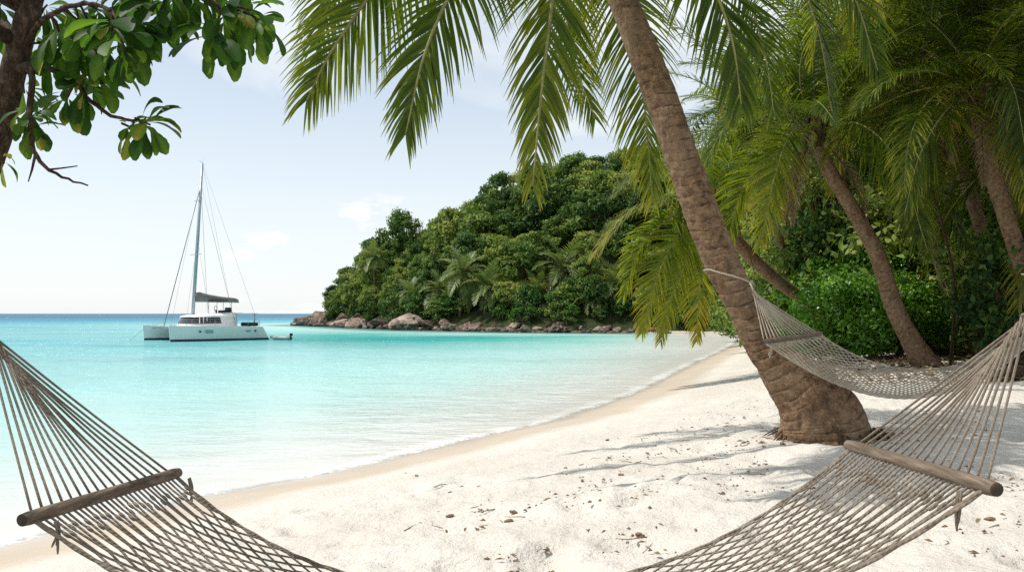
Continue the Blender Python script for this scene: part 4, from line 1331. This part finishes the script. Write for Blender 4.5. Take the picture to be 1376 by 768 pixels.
# the rest of its crown, above and left of the picture, which shades the hammock
ros_me = [mesh_only(rosette(700 + i, 13, .24, Vector((.1, .1, -.6)), -.05), 'leaf_cluster', [M['almond'], M['tbark']]) for i in range(3)]
def unseen(q):
    if q.y < .3: return True
    px = 688 + q.x / q.y * F; py = HOR - (q.z - CAMZ) / q.y * F
    m = .26 / q.y * F
    return px < -m or py < -m
for li in range(7):
    stt = tpts[min(69, 44 + li * 4)]; a = 2.2 + li * 0.62
    en = Vector((-2.9 - .35 * (li % 3), 1.5 + .35 * li, 3.3 + .32 * (li % 4))) - TB
    mb = MB(); sp = spline([stt, stt.lerp(en, .5) + Vector((-.1, 0, .2)), en], 10)
    if not all(unseen(q + TB) or i_ < 2 for i_, q in enumerate(sp)): continue
    mb.tube(sp, list(np.linspace(.03, .01, 10)), 7)
    rn = random.Random(900 + li); plan = []
    for k in range(60):
        q = sp[rn.randrange(4, 10)] + Vector((rn.uniform(-.7, .7), rn.uniform(-.6, .6), rn.uniform(-.35, .5)))
        w_ = q + TB
        if not unseen(w_) or w_.x > -1.9: continue
        sh_ = w_ - SUN * ((w_.z - .85) / SUN.z)
        if sh_.y > .5 and 688 + sh_.x / sh_.y * F > 130: continue
        plan.append(q)
        if len(plan) > 19: break
    for q in plan:
        near = min(sp, key=lambda s_: (s_ - q).length); mb.tube([near, near.lerp(q, .5), q], [.006, .005, .004], 5)
    bo = mb.build('branch', M['tbark'], tr)
    for q in plan:
        o = link('leaf_cluster', ros_me[rn.randrange(3)], bo); o.location = q; o.rotation_euler = (0, 0, rn.uniform(0, 6.28))

# a small leafy tree among the palms at the right
sb = on_ground(1290, 492); sb.y += .4
st = empty('sapling', sb); tag(st, 'thin leaning sapling with light green leaf tufts in front of the dark palms', 'tree')
topS = P(1225, 130, sb.y - 1.5) - sb
spS = spline([Vector((0, 0, -.1)), topS * .35 + Vector((.35, 0, 0)), topS * .75 + Vector((.1, 0, 0)), topS, P(1270, 0, sb.y - 1.5) - sb], 30)
mb = MB(); mb.tube(spS, list(np.linspace(.035, .012, 30)), 8); mb.build('trunk', M['tbark'], st)
ros_s = [mesh_only(rosette(740 + i, 11, .3, Vector((.1, .1, -.5)), .2), 'leaf_cluster', [M['almond'], M['tbark']]) for i in range(2)]
rn = random.Random(4)
for (px, py) in [(1215, 150), (1240, 165), (1228, 130), (1205, 140), (1250, 135), (1225, 170), (1260, 110), (1190, 70), (1180, 30), (1245, 95), (1210, 100), (1270, 60)]:
    q = P(px, py, sb.y - 1.5 + rn.uniform(-.2, .2)) - sb
    near = min(spS, key=lambda s_: (s_ - q).length)
    mb = MB(); mb.tube([near, near.lerp(q, .5) + Vector((0, 0, .03)), q], [.012, .009, .006], 6); tw = mb.build('twig', M['tbark'], st)
    o = link('leaf_cluster', ros_s[rn.randrange(2)], tw); o.location = q; o.rotation_euler = (0, 0, rn.uniform(0, 6.28)); o.scale = (.8, .8, .8)

# ---------------------------------------------------------------- hammocks
def bar_mesh(a, b, r, name, parent):
    """round wooden spreader, slightly faceted, with worn dark ends"""
    a = Vector(a); b = Vector(b); d = (b - a).normalized()
    mb = MB()
    n = 26; pts = [a.lerp(b, i / (n - 1)) for i in range(n)]
    rad = [r * (1 + .03 * mnoise.noise(Vector((i * .4, a.x, 0)))) * (0.86 if i in (0, n - 1) else 1) for i in range(n)]
    mb.tube(pts, rad, 14, 0, cap=False)
    for (c, s, rr_) in ((a, -1, rad[0]), (b, 1, rad[-1])):
        mb.tube([c, c + d * s * .004], [rr_, rr_ * .8], 14, 1)
    return mb.build(name, [M['bar'], M['bar_end']], parent)


def hammock(label, near_a, far_a, near_b, far_b, apex_a, apex_b, sag, pw, ncord, nbed, ndia, cr, ropem, tie_a, tie_b, loc, bundle=.34, dip=.05, bar_r=.021, seed=0, sag_far=None):
    root = empty('hammock', loc); tag(root, label, 'hammock')
    L = lambda p: Vector(p) - loc
    na, fa, nb, fb = map(L, (near_a, far_a, near_b, far_b)); aa, ab = L(apex_a), L(apex_b)
    rnd = random.Random(seed)
    for (n_, f_, ap, tie) in ((na, fa, aa, tie_a), (nb, fb, ab, tie_b)):
        d = (f_ - n_).normalized()
        bar_mesh(n_ - d * .045, f_ + d * .045, bar_r, 'spreader_bar', root)
        mid = (n_ + f_) / 2
        bend = ap + (mid - ap) * bundle
        # woven bundle of the cords near the ring
        mb = MB()
        k = 7
        for s in range(5):
            pts = []; rads = []
            for i in range(26):
                u = i / 25
                p = ap.lerp(bend, u)
                a = u * 9 + s * 1.2566; w_ = cr * (3.0 * (1 - u) + .9)
                pts.append(p + Vector((0, math.cos(a), math.sin(a))) * w_); rads.append(cr * (1.35 - .5 * u))
            mb.tube(pts, rads, 6)
        cl = mb.build('clew', ropem, root)
        for i in range(ncord):
            t = i / (ncord - 1); e = n_.lerp(f_, t)
            dist = abs(2 * t - 1)
            st_ = ap.lerp(bend, (1 - dist) ** .8 * .95 + .03)
            off = Vector((0, rnd.uniform(-1, 1), rnd.uniform(-1, 1))) * cr * 1.2
            md = (st_ + e) / 2 + Vector((0, 0, -.012 * rnd.random()))
            mb = MB(); pts = spline([st_ + off, md, e], 8); mb.tube(pts, cr * rnd.uniform(.85, 1.02), 7)
            mb.build('cord', ropem, cl)
        # rope from the ring to its tree
        mb = MB()
        for rep in tie: mb.tube(spline([L(q) for q in rep], max(12, 8 * len(rep))), cr * 1.5, 8)
        mb.build('tie_rope', ropem, root)
    # the net
    axis = lambda t, v: (na.lerp(nb, t)).lerp(fa.lerp(fb, t), v)
    def surf(t, v):
        p = axis(t, v)
        s = sag + ((sag_far if sag_far is not None else sag) - sag) * v
        p = p - Vector((0, 0, s * (1 - abs(2 * t - 1) ** pw)))
        pinch = 1 - abs(2 * t - 1) ** 4
        c = axis(t, .5); q = axis(t, v)
        p = p + (c - q) * (.10 * pinch)
        p = p - Vector((0, 0, dip * 4 * v * (1 - v) * (1 - abs(2 * t - 1) ** 3)))
        return p
    mb = MB()
    sp_ = 1.0 / (nbed - 1)
    tl = .065            # straight warp near each bar
    for c in range(nbed):
        pts = []; jit = rnd.uniform(-.25, .25)
        m = ndia * 2
        pts.append(surf(0.0, c * sp_))
        pts.append(surf(tl * .35, c * sp_ + rnd.uniform(-.15, .15) * sp_))
        for k in range(m + 1):
            t = tl + (1 - 2 * tl) * k / m
            ph = ((k + c) % 2) * 2 - 1
            amp = .47 * sp_ * (.75 + .25 * math.sin(math.pi * t))
            v = c * sp_ + ph * amp
            v = min(1.0 + .01, max(-.01, v)) + rnd.uniform(-.05, .05) * sp_
            tj = t + rnd.uniform(-.0018, .0018)
            pts.append(surf(tj, v))
        pts.append(surf(1 - tl * .35, c * sp_ + rnd.uniform(-.15, .15) * sp_)); pts.append(surf(1.0, c * sp_))
        n = len(pts) * 2 - 1
        mb.tube(spline(pts, n), cr * .86, 6)
    # knots where the net meets the cords of the bar
    for c in range(nbed):
        for t in (tl * rnd.uniform(.3, .55), 1 - tl * rnd.uniform(.3, .55)):
            p = surf(t, c * sp_); dq = (surf(t + .0045, c * sp_) - p)
            mb.tube([p - dq * .9, p - dq * .3, p + dq * .4, p + dq], [cr * .9, cr * 1.4, cr * 1.35, cr * .9], 7)
    # doubled edge cords
    for v in (-.012, 1.012):
        for o_ in (-1, 1):
            pts = [surf(i / 60, v) + Vector((0, o_ * cr * .8 * math.cos(i * 1.3), o_ * cr * .8 * math.sin(i * 1.3))) for i in range(61)]
            mb.tube(pts, cr * 1.15, 7)
    mb.build('net_bed', ropem, root)
    # loose rope ends hanging from the bars
    for (e_, s_) in ((na, 1), (nb, -1), (fa, 1)):
        mb = MB()
        for k in range(3):
            st_ = e_ + Vector((.06 * s_, .02 + .008 * k, -.02)); ln = rnd.uniform(.07, .13)
            mb.tube(spline([st_, st_ + Vector((.008 * s_, rnd.uniform(-.01, .01), -ln * .5)), st_ + Vector((rnd.uniform(-.015, .015), rnd.uniform(-.01, .01), -ln))], 8), [cr * .9] * 7 + [cr * .5], 6)
        mb.build('loose_end', ropem, root)
    return root


k_ = 0.90
dLn, dLf, dRn, dRf = 2.9 * k_, 3.7 * k_, 2.55 * k_, 3.37 * k_
LN, LF, RN, RF = P(44, 694, dLn), P(231, 637, dLf), P(1325, 653, dRn), P(1148, 600, dRf)
AP_A = P(-22, 440, 3.0); AP_B = P(1382, 424, 2.62)
trunk_pt = P(-120, 375, dT) + Vector((0, -.08, 0))
hammock('brown rope hammock hanging across the foreground, its middle below the picture', LN, LF, RN, RF, AP_A, AP_B, .50, 2.3, 17, 29, 26, .0047, M['rope'],
        [[AP_A + Vector((.02, 0, 0)), AP_A.lerp(trunk_pt, .5), trunk_pt]], [[AP_B - Vector((.02, 0, 0)), AP_B.lerp(Vector((2.75, 2.95, 2.42)), .5), Vector((2.62, 2.95, 2.4))]],
        Vector((0, 3, float(ground_h(0, 3)[0]))), seed=1, bar_r=.0232)
# the palm outside the picture that carries its right end
zb = float(ground_h(2.75, 3.0)[0])
palm('palm at the far right that carries the right end of the foreground hammock', [(2.95, 3.0, zb - .1), (2.85, 3.0, zb + .8), (2.75, 3.0, zb + 1.8), (2.9, 3.0, zb + 3.4), (3.3, 2.9, zb + 5.4), (3.9, 2.6, zb + 7.2)], rlin(.17, .13), n_fronds=14, scale=.9, seed=71,
     kinds=[0, 1, 1, 2])

# second hammock, tied to the big palm
h2 = dict(na=P(1027, 459, d0 - .72), fa=P(1100, 448, d0 - .05), nb=P(1338, 500, d0 + .0), fb=P(1290, 489, d0 + .9))
def trunk_at(py):
    best = min(spline(tp, 200), key=lambda q: abs((HOR - (q.z - CAMZ) / q.y * F) - py)); return best
rw = 25 / PXM
APA = P(1012, 392, d0 - .38)
ringpts = []
for i in range(25):
    a = 2 * math.pi * i / 24
    ringpts.append(trunk_at(372 + 10 * math.cos(a)) + Vector((math.cos(a), -math.sin(a), 0)) * rw * 1.08)
APB2 = P(1420, 430, d0 + .6)
hammock('pale rope hammock behind, tied to the big leaning palm and hanging low over the sand', h2['na'], h2['fa'], h2['nb'], h2['fb'], APA, APB2, .36, 2.0, 16, 27, 20, .0058, M['rope_pale'],
        [ringpts, [ringpts[3], ringpts[2].lerp(APA, .6), APA]], [[APB2, APB2 + Vector((.6, .05, .3)), Vector((7.1, 11.2, 2.6))]],
        PB + Vector((1.2, 0, 0)), seed=2, bundle=.25, dip=.05, bar_r=.024, sag_far=.18)

# ---------------------------------------------------------------- catamaran
th = R(46)
CB = Vector((-22.1, 61.0, 0))
hd = Vector((-math.cos(th), -math.sin(th), 0)); nrm = Vector((-math.sin(th), math.cos(th), 0))
ctr = CB + nrm * 2.35
cat = empty('catamaran', (ctr.x, ctr.y, 0), math.atan2(hd.y, hd.x))
tag(cat, 'white sailing catamaran anchored in the bay with furled grey sail and dark cabin windows', 'sailboat')
# local: +X bow, +Y port (towards the camera for this heading)
def hull(yc, parent):
    mb = MB(); n = 24; secs = []
    for i in range(n):
        s = i / (n - 1)                    # 0 stern .. 1 bow
        xb = -3.85 + 7.7 * s
        b = .56 * (min(1, .80 + s * .8) if s < .25 else 1) * (1 - max(0, (s - .45) / .55) ** 2.2 * .96)
        deck = 1.02 + .14 * s
        row = []
        for (zf, bf, xo) in [(-.35, .25, 0), (-.12, .62, 0), (.05, .79, 0), (.15, .83, 0), (.45, .93, 0), (.80, 1.0, 0), (1.0, .98, 0)]:
            z = zf * deck if zf > 0 else zf
            rake = .62 * max(0, zf) * max(0, 1 - s / .12) if s < .12 else 0.0
            bow = .10 * max(0, zf) * s ** 6
            row.append(Vector((xb + rake + bow, yc, z)) ), row[-1]
            row[-1] = (xb + rake + bow, b * bf, z)
        secs.append(row)
    m = len(secs[0])
    vs = []
    for row in secs:
        for (x, b, z) in row: vs.append((x, yc + b, z))
        for (x, b, z) in reversed(row): vs.append((x, yc - b, z))
    k = 2 * m; fs = []; fs2 = []
    for i in range(n - 1):
        for j in range(k):
            q = (i * k + j, (i + 1) * k + j, (i + 1) * k + (j + 1) % k, i * k + (j + 1) % k)
            jj = j if j < m else k - 2 - j
            if j == m - 1: fs.append((q, 2))
            elif j == k - 1: fs.append((q, 1))
            elif jj <= 2: fs.append((q, 1))
            else: fs.append((q, 0))
    fs.append((tuple(range(k)), 0)); fs.append((tuple(range((n - 1) * k, n * k))[::-1], 0))
    b0 = mb.add(vs, [f for f, _ in fs], 0, False)
    mb.mi = [mi for _, mi in fs]
    o = mb.build('hull', [M['hullside'], M['antifoul'], M['gelcoat']], parent)
    return o


for yc in (2.35, -2.35):
    ho = hull(yc, cat)
    sg = 1 if yc > 0 else -1
    for (x, w_, hh, z, m) in [(1.15, .62, .22, .72, 'hullglass'), (-1.95, .42, .18, .72, 'hullglass'), (1.85, .18, .13, .72, 'glass'), (-2.55, .16, .15, .72, 'glass')]:
        for side in (1, -1):
            mb = MB(); mb.box((x, yc + side * .535, z), (w_, .05, hh), None, 0, .02); mb.build('window', M[m], ho)
# bridge deck, net, beams
mb = MB(); mb.box((-.6, 0, .86), (4.4, 3.6, .42), None, 0, .08); mb.box((-2.6, 0, .78), (1.2, 3.5, .3), None, 0, .06)
mb.build('bridge_deck', M['gelcoat'], cat)
mb = MB(); mb.tube([(3.25, -2.1, 1.02), (3.25, 0, 1.1), (3.25, 2.1, 1.02)], .08, 10); mb.build('cross_beam', M['alu'], cat)
mb = MB(); mb.box((2.4, 0, .98), (1.6, 3.4, .02)); mb.build('trampoline', M['net'], cat)


def plan_loop(x0, x1, w_, n=28, p=3.0):
    out = []
    cx = (x0 + x1) / 2; a = (x1 - x0) / 2
    for i in range(n):
        t = 2 * math.pi * i / n
        c, s = math.cos(t), math.sin(t)
        out.append((cx + a * math.copysign(abs(c) ** (2 / p), c), w_ * math.copysign(abs(s) ** (2 / p), s)))
    return out


def loft(levels, mat, name, parent, cap=True, smooth=True):
    mb = MB(); vs = []; n = len(levels[0][1])
    for z, lp in levels: vs += [(x, y, z + zz_) if not isinstance(z, tuple) else (x, y, z[0] + z[1] * x) for (x, y) in lp for zz_ in (0,)]
    fs = []
    for i in range(len(levels) - 1):
        for j in range(n): fs.append((i * n + j, i * n + (j + 1) % n, (i + 1) * n + (j + 1) % n, (i + 1) * n + j))
    if cap:
        fs.append(tuple(range((len(levels) - 1) * n, len(levels) * n))); fs.append(tuple(range(n))[::-1])
    mb.add(vs, fs, 0, smooth)
    return mb.build(name, mat, parent)


cabin = loft([(1.05, plan_loop(-2.1, 2.05, 1.85)), (1.26, plan_loop(-2.1, 2.0, 1.82)), (1.27, plan_loop(-2.05, 1.93, 1.76)), (1.78, plan_loop(-2.0, 1.62, 1.66)), (1.79, plan_loop(-2.1, 1.82, 1.84)),
              ((1.90, -.03), plan_loop(-2.1, 1.75, 1.8)), ((2.02, -.06), plan_loop(-2.0, 1.3, 1.5)), ((2.06, -.07), plan_loop(-1.8, .9, 1.0))], M['gelcoat'], 'cabin', cat, smooth=False)
wl = loft([(1.30, plan_loop(-1.35, 1.965, 1.79)), (1.76, plan_loop(-1.15, 1.70, 1.70))], M['glass'], 'window_band', cabin, cap=False)
for x in (1.35, 1.05, .78):
    for sg in (1, -1):
        mb = MB(); mb.box((x, sg * 1.70, 1.53), (.05, .06, .42), Matrix.Rotation(R(0), 3, 'X')); mb.build('window_post', M['gelcoat'], cabin)
# aft roof with posts, flybridge
mb = MB(); mb.box((-2.5, 0, 2.07), (1.9, 3.3, .09), None, 0, .04); mb.build('cockpit_roof', M['gelcoat'], cat)
for sg in (1, -1):
    mb = MB(); mb.tube([(-3.2, sg * 1.45, 1.0), (-3.25, sg * 1.45, 2.05)], .035, 8); mb.build('roof_post', M['alu'], cat)
mb = MB(); mb.box((-1.1, .5, 2.2), (.5, .9, .22), None, 0, .07); mb.box((-1.5, .5, 2.32), (.16, .9, .42), None, 0, .06); mb.build('helm_seat', M['dark'], cat)
mb = MB(); mb.tube([(-.55, .5, 2.05), (-.5, .5, 2.35)], .05, 8)
mb.tube([(-.48 + .0, .5 + .22 * math.cos(a), 2.42 + .22 * math.sin(a)) for a in np.linspace(0, 2 * math.pi, 17)], .02, 6); mb.build('steering_wheel', M['dark'], cat)
mb = MB(); mb.box((-.9, .4, 2.98), (1.7, 1.8, .03), None, 0, .01)
for (x, y) in ((-.3, -.3), (-.3, 1.1), (-1.5, -.3), (-1.5, 1.1)): mb.tube([(x, y, 2.05), (x, y, 2.97)], .018, 6)
mb.build('sun_shade', M['cover'], cat)
# mast, boom, sail cover
MX, MZ = 1.1, 1.95
mtop = Vector((MX - .75, 0, 13.7))
mb = MB(); mb.tube([(MX, 0, MZ), tuple(Vector((MX, 0, MZ)).lerp(mtop, .5)), tuple(mtop)], [.13, .125, .09], 10)
mb.box((MX - .42, 0, 10.8), (.05, 1.3, .035)); mb.box((MX - .22, 0, 6.6), (.05, 1.9, .04))
mb.tube([tuple(mtop), tuple(mtop + Vector((.25, 0, .22)))], .012, 5); mb.tube([tuple(mtop), tuple(mtop + Vector((-.1, 0, .4)))], .01, 5)
mb.build('mast', M['alu'], cat)
mb = MB(); mb.tube([(MX - .15, 0, 3.0), (MX - 3.75, 0, 2.98)], .08, 8); mb.build('boom', M['alu'], cat)
mb = MB(); mb.tube([(MX - .13, 0, 3.35), (MX - .5, 0, 3.4), (MX - 1.2, 0, 3.28), (MX - 2.3, 0, 3.17), (MX - 3.4, 0, 3.12), (MX - 3.7, 0, 3.1)], [.28, .33, .27, .22, .18, .08], 12)
mb.build('sail_cover', M['cover'], cat)
def stay(a, b, r=.018, nm='stay'):
    mb = MB(); mb.tube([a, b], r, 5); mb.build(nm, M['wire'], cat)
stay(tuple(mtop.lerp(Vector((MX, 0, MZ)), .14)), (3.3, 0, 1.15), .035, 'furled_jib')
stay(tuple(mtop.lerp(Vector((MX, 0, MZ)), .06)), (3.7, 2.1, 1.1), .008)
for sg in (1, -1):
    stay(tuple(mtop.lerp(Vector((MX, 0, MZ)), .14)), (-1.2, sg * 2.3, 1.1), .014); stay(tuple(mtop), (-3.3, sg * 2.0, 1.1), .009)
    stay(tuple(mtop.lerp(Vector((MX, 0, MZ)), .5)), (MX - .4, sg * 2.2, 1.1), .010)
    stay((3.3, sg * 2.1, 1.05), (3.3, 0, 1.5), .012, 'bridle')
    # guard rails
    mb = MB()
    for x in np.linspace(-3.0, 3.2, 8): mb.tube([(x, sg * 2.55 if x < 2.4 else sg * 2.25, 1.1), (x, sg * 2.55 if x < 2.4 else sg * 2.25, 1.62)], .012, 5)
    for z in (1.38, 1.62): mb.tube([(-3.0, sg * 2.55, z), (0, sg * 2.58, z), (2.3, sg * 2.5, z), (3.2, sg * 2.25, z)], .007, 5)
    mb.build('guard_rail', M['wire'], cat)
    mb = MB(); mb.tube([(-3.1, sg * 2.5, 1.05), (-3.15, sg * 2.5, 1.6), (-3.15, sg * 1.7, 1.6), (-3.1, sg * 1.7, 1.0)], .022, 6); mb.build('stern_rail', M['alu'], cat)
mb = MB(); mb.box((-2.95, 1.2, 1.2), (.9, 1.3, .28), None, 0, .08); mb.build('deck_cushion', M['dark'], cat)
mb = MB(); mb.tube([(4.0, -1.9, .95), (5.2, -1.9, -.1)], .012, 5); mb.build('anchor_line', M['wire'], cat)

# dinghy
db = P(378, 456.3, 2.05 * F / 35.3); db.z = .0
din = empty('dinghy', db, R(178)); tag(din, 'small grey inflatable dinghy with outboard motor floating right of the catamaran', 'dinghy')
mb = MB(); pts = [(-.78, .33, .14), (-.3, .34, .15), (.3, .33, .17), (.62, .22, .21), (.76, 0, .25), (.62, -.22, .21), (.3, -.33, .17), (-.3, -.34, .15), (-.78, -.33, .14)]
mb.tube(spline(pts, 40), [.06] + [.13] * 38 + [.06], 10); mb.build('tube', M['tubegrey'], din)
mb = MB(); mb.box((-.1, 0, .06), (1.3, .5, .08), None, 0, .03); mb.box((-.62, 0, .18), (.06, .5, .22), None, 0, .01); mb.build('floor', M['tubegrey'], din)
mb = MB(); mb.box((-.1, 0, .24), (.2, .6, .05), None, 0, .02); mb.build('seat', M['gelcoat'], din)
mb = MB(); mb.box((-.78, 0, .42), (.26, .2, .2), None, 0, .06); mb.box((-.76, 0, .12), (.1, .08, .5), None, 0, .02); mb.build('outboard_motor', M['dark'], din)

# ---------------------------------------------------------------- litter on the sand
def surf_pt(px, py):
    q = on_ground(px, py); return q


def dry_leaf(seed):
    mb = MB(); rnd = random.Random(seed)
    broad_leaf(mb, Vector((-.06, 0, .012)), Vector((1, 0, rnd.uniform(-.05, .25))), Vector((0, .2, 1)), .13, .055, .3, curl=rnd.uniform(0, .6))
    return mesh_only(mb, 'dry_leaf', [M['dryfrond']])


def twig(seed):
    mb = MB(); rnd = random.Random(seed)
    pts = spline([(-.16, 0, .012), (-.05, rnd.uniform(-.03, .03), .02), (.06, rnd.uniform(-.03, .03), .014), (.17, rnd.uniform(-.05, .05), .012)], 12)
    mb.tube(pts, list(np.linspace(.008, .003, 12)), 6); mb.tube([pts[5], pts[5] + Vector((.05, .05, .01))], [.004, .002], 5)
    return mesh_only(mb, 'twig', [M['debris']])


def husk(seed):
    import bmesh
    bm = bmesh.new(); bmesh.ops.create_icosphere(bm, subdivisions=2, radius=.035)
    for v in bm.verts:
        v.co *= 1 + .6 * mnoise.noise(v.co * 30 + Vector((seed, 0, 0))); v.co.z *= .55; v.co.x *= 1.4
    me = bpy.data.meshes.new('husk_piece'); bm.to_mesh(me); bm.free(); me.materials.append(M['debris']); return me


leafs = [dry_leaf(i) for i in range(4)]; twigs = [twig(i) for i in range(4)]; husks = [husk(i) for i in range(4)]
g = random.Random(99)
spots = [(672, 702), (640, 714), (565, 705), (555, 740), (730, 742), (620, 655), (1040, 545), (985, 548), (985, 542), (870, 610), (905, 606), (880, 600), (835, 640), (760, 630), (860, 625), (800, 618), (560, 640),
         (690, 690), (650, 690), (600, 715), (545, 742), (575, 735), (590, 690), (605, 662), (960, 694), (850, 728), (790, 715), (930, 640), (1015, 640), (1000, 562), (975, 570), (930, 575), (900, 585), (830, 590), (1080, 700), (1150, 740), (1270, 730), (1330, 700)]
for i, (px, py) in enumerate(spots):
    for rep in range(2):
        q = surf_pt(px + rep * g.uniform(-25, 25), py + rep * g.uniform(-8, 8))
        k = g.random()
        if k < .35: o = link('dry_leaf', leafs[g.randrange(4)], None, q); lab = 'brown dry leaf among the scraps on the white sand'; c = 'leaf'
        elif k < .6: o = link('twig', twigs[g.randrange(4)], None, q); lab = 'thin brown twig among the scraps on the white sand'; c = 'twig'
        else: o = link('husk_piece', husks[g.randrange(4)], None, q); lab = 'dark bit of husk among the scraps on the white sand'; c = 'husk'
        s = g.uniform(.3, .65); o.scale = (s, s, s); o.rotation_euler = (0, 0, g.uniform(0, 6.28)); o.location.z += .012
        tag(o, lab, c, 'plant scraps scattered over the sand')
# uncountable crumbs
mb = MB()
for i in range(2600):
    px = g.uniform(380, 1376); py = 470 + 298 * g.random() ** .8
    if py < 690 - (px - 500) * .42 + 20: continue
    d = 1.2 * F / (py - HOR)
    if py > 668 and g.random() < .72: continue
    if fbm(np.array([px / 70.0]), np.array([py / 28.0]), 3, 3)[0] < .06: continue
    x = (px - 688) / F * d
    sdv = float(shore_dist(np.array([x]), np.array([d]))[0])
    if sdv < 2.0: continue
    z = float(base_z(np.array([x]), np.array([d]), np.array([sdv]))[0]) + .02
    a = g.uniform(0, 6.28); l = g.uniform(.006, .03); w_ = l * g.uniform(.2, .6)
    u = Vector((math.cos(a), math.sin(a), g.uniform(-.15, .15))) * l; v = Vector((-math.sin(a), math.cos(a), 0)) * w_; c = Vector((x, d, z)); n = Vector((0, 0, .006 + w_ * .5))
    mb.add([c - u, c + v, c + u, c - v, c + n], [(0, 1, 4), (1, 2, 4), (2, 3, 4), (3, 0, 4), (0, 3, 2, 1)], 0, False)
for i in range(240):
    a = g.uniform(0, 6.28); r_ = .42 + abs(g.gauss(0, .28)); c = Vector((PB.x + .05 + r_ * math.cos(a), PB.y + r_ * math.sin(a), 0)); c.z = float(ground_h(c.x, c.y)[0]) + .045
    b = g.uniform(0, 6.28); l = g.uniform(.008, .05); w_ = l * g.uniform(.15, .5)
    u = Vector((math.cos(b), math.sin(b), g.uniform(-.2, .2))) * l; v = Vector((-math.sin(b), math.cos(b), 0)) * w_; n = Vector((0, 0, .006 + w_ * .5))
    mb.add([c - u, c + v, c + u, c - v, c + n], [(0, 1, 4), (1, 2, 4), (2, 3, 4), (3, 0, 4), (0, 3, 2, 1)], 0, False)
o = mb.build('plant_crumbs', M['debris']); tag(o, 'tiny brown plant crumbs strewn over the dry sand', 'plant litter', kind='stuff')
# leaf litter and dry fronds under the shrubs
mb = MB()
for i in range(2600):
    px = g.uniform(1060, 1480); d = g.uniform(13.5, 24)
    x = (px - 688) / F * d; z = float(ground_h(x, d)[0]) + g.uniform(.02, .10)
    a = g.uniform(0, 6.28); l = g.uniform(.05, .16); w_ = l * .35
    u = Vector((math.cos(a), math.sin(a), g.uniform(-.4, .4))) * l; v = Vector((-math.sin(a), math.cos(a), g.uniform(-.3, .3))) * w_; c = Vector((x, d, z))
    mb.add([c - u, c + v, c + u, c - v], [(0, 1, 2, 3)], 0, False, g.random())
o = mb.build('leaf_litter', M['dryfrond']); tag(o, 'dry brown leaves lying thick under the shrubs and palms', 'leaf litter', kind='stuff')
for i, (px, py, rz, s, lab) in enumerate([(1190, 489, .3, .8, 'dry fallen palm frond at the foot of the second palm'), (1280, 486, 2.6, .8, 'dry fallen palm frond by the bulging palm'), (1120, 486, 2.9, .7, 'dry fallen palm frond in front of the bright shrubs')]):
    q = on_ground(px, py)
    mbx = frond_mesh('fallen_frond', [(0, 0, .06), (.6, .05, .14), (1.3, 0, .12), (2.0, -.1, .05)], .4, 30, .035, .5, 600 + i, segs=3, nrach=12)
    o = mbx.build('fallen_frond', [M['dryfrond'], M['fibre']], None, q); o.rotation_euler = (0, 0, rz); o.scale = (s, s, s)
    tag(o, lab, 'palm frond')
for (a, b, r, lab) in [((1338, 512), (1420, 508), .13, 'weathered brown log on the sand at the right edge'), ((1150, 488), (1215, 484), .07, 'thin fallen branch under the bright shrubs')]:
    p, q = on_ground(*a), on_ground(*b); p.z += r * .8; q.z += r * .8
    mb = MB(); pts = spline([Vector((0, 0, 0)), (q - p) * .4 + Vector((0, .06, .03)), q - p], 18)
    mb.tube(pts, [r * (1 + .15 * mnoise.noise(Vector((i * .5, r * 9, 0)))) for i in range(18)], 12)
    o = mb.build('log', M['tbark'], None, p); tag(o, lab, 'log')
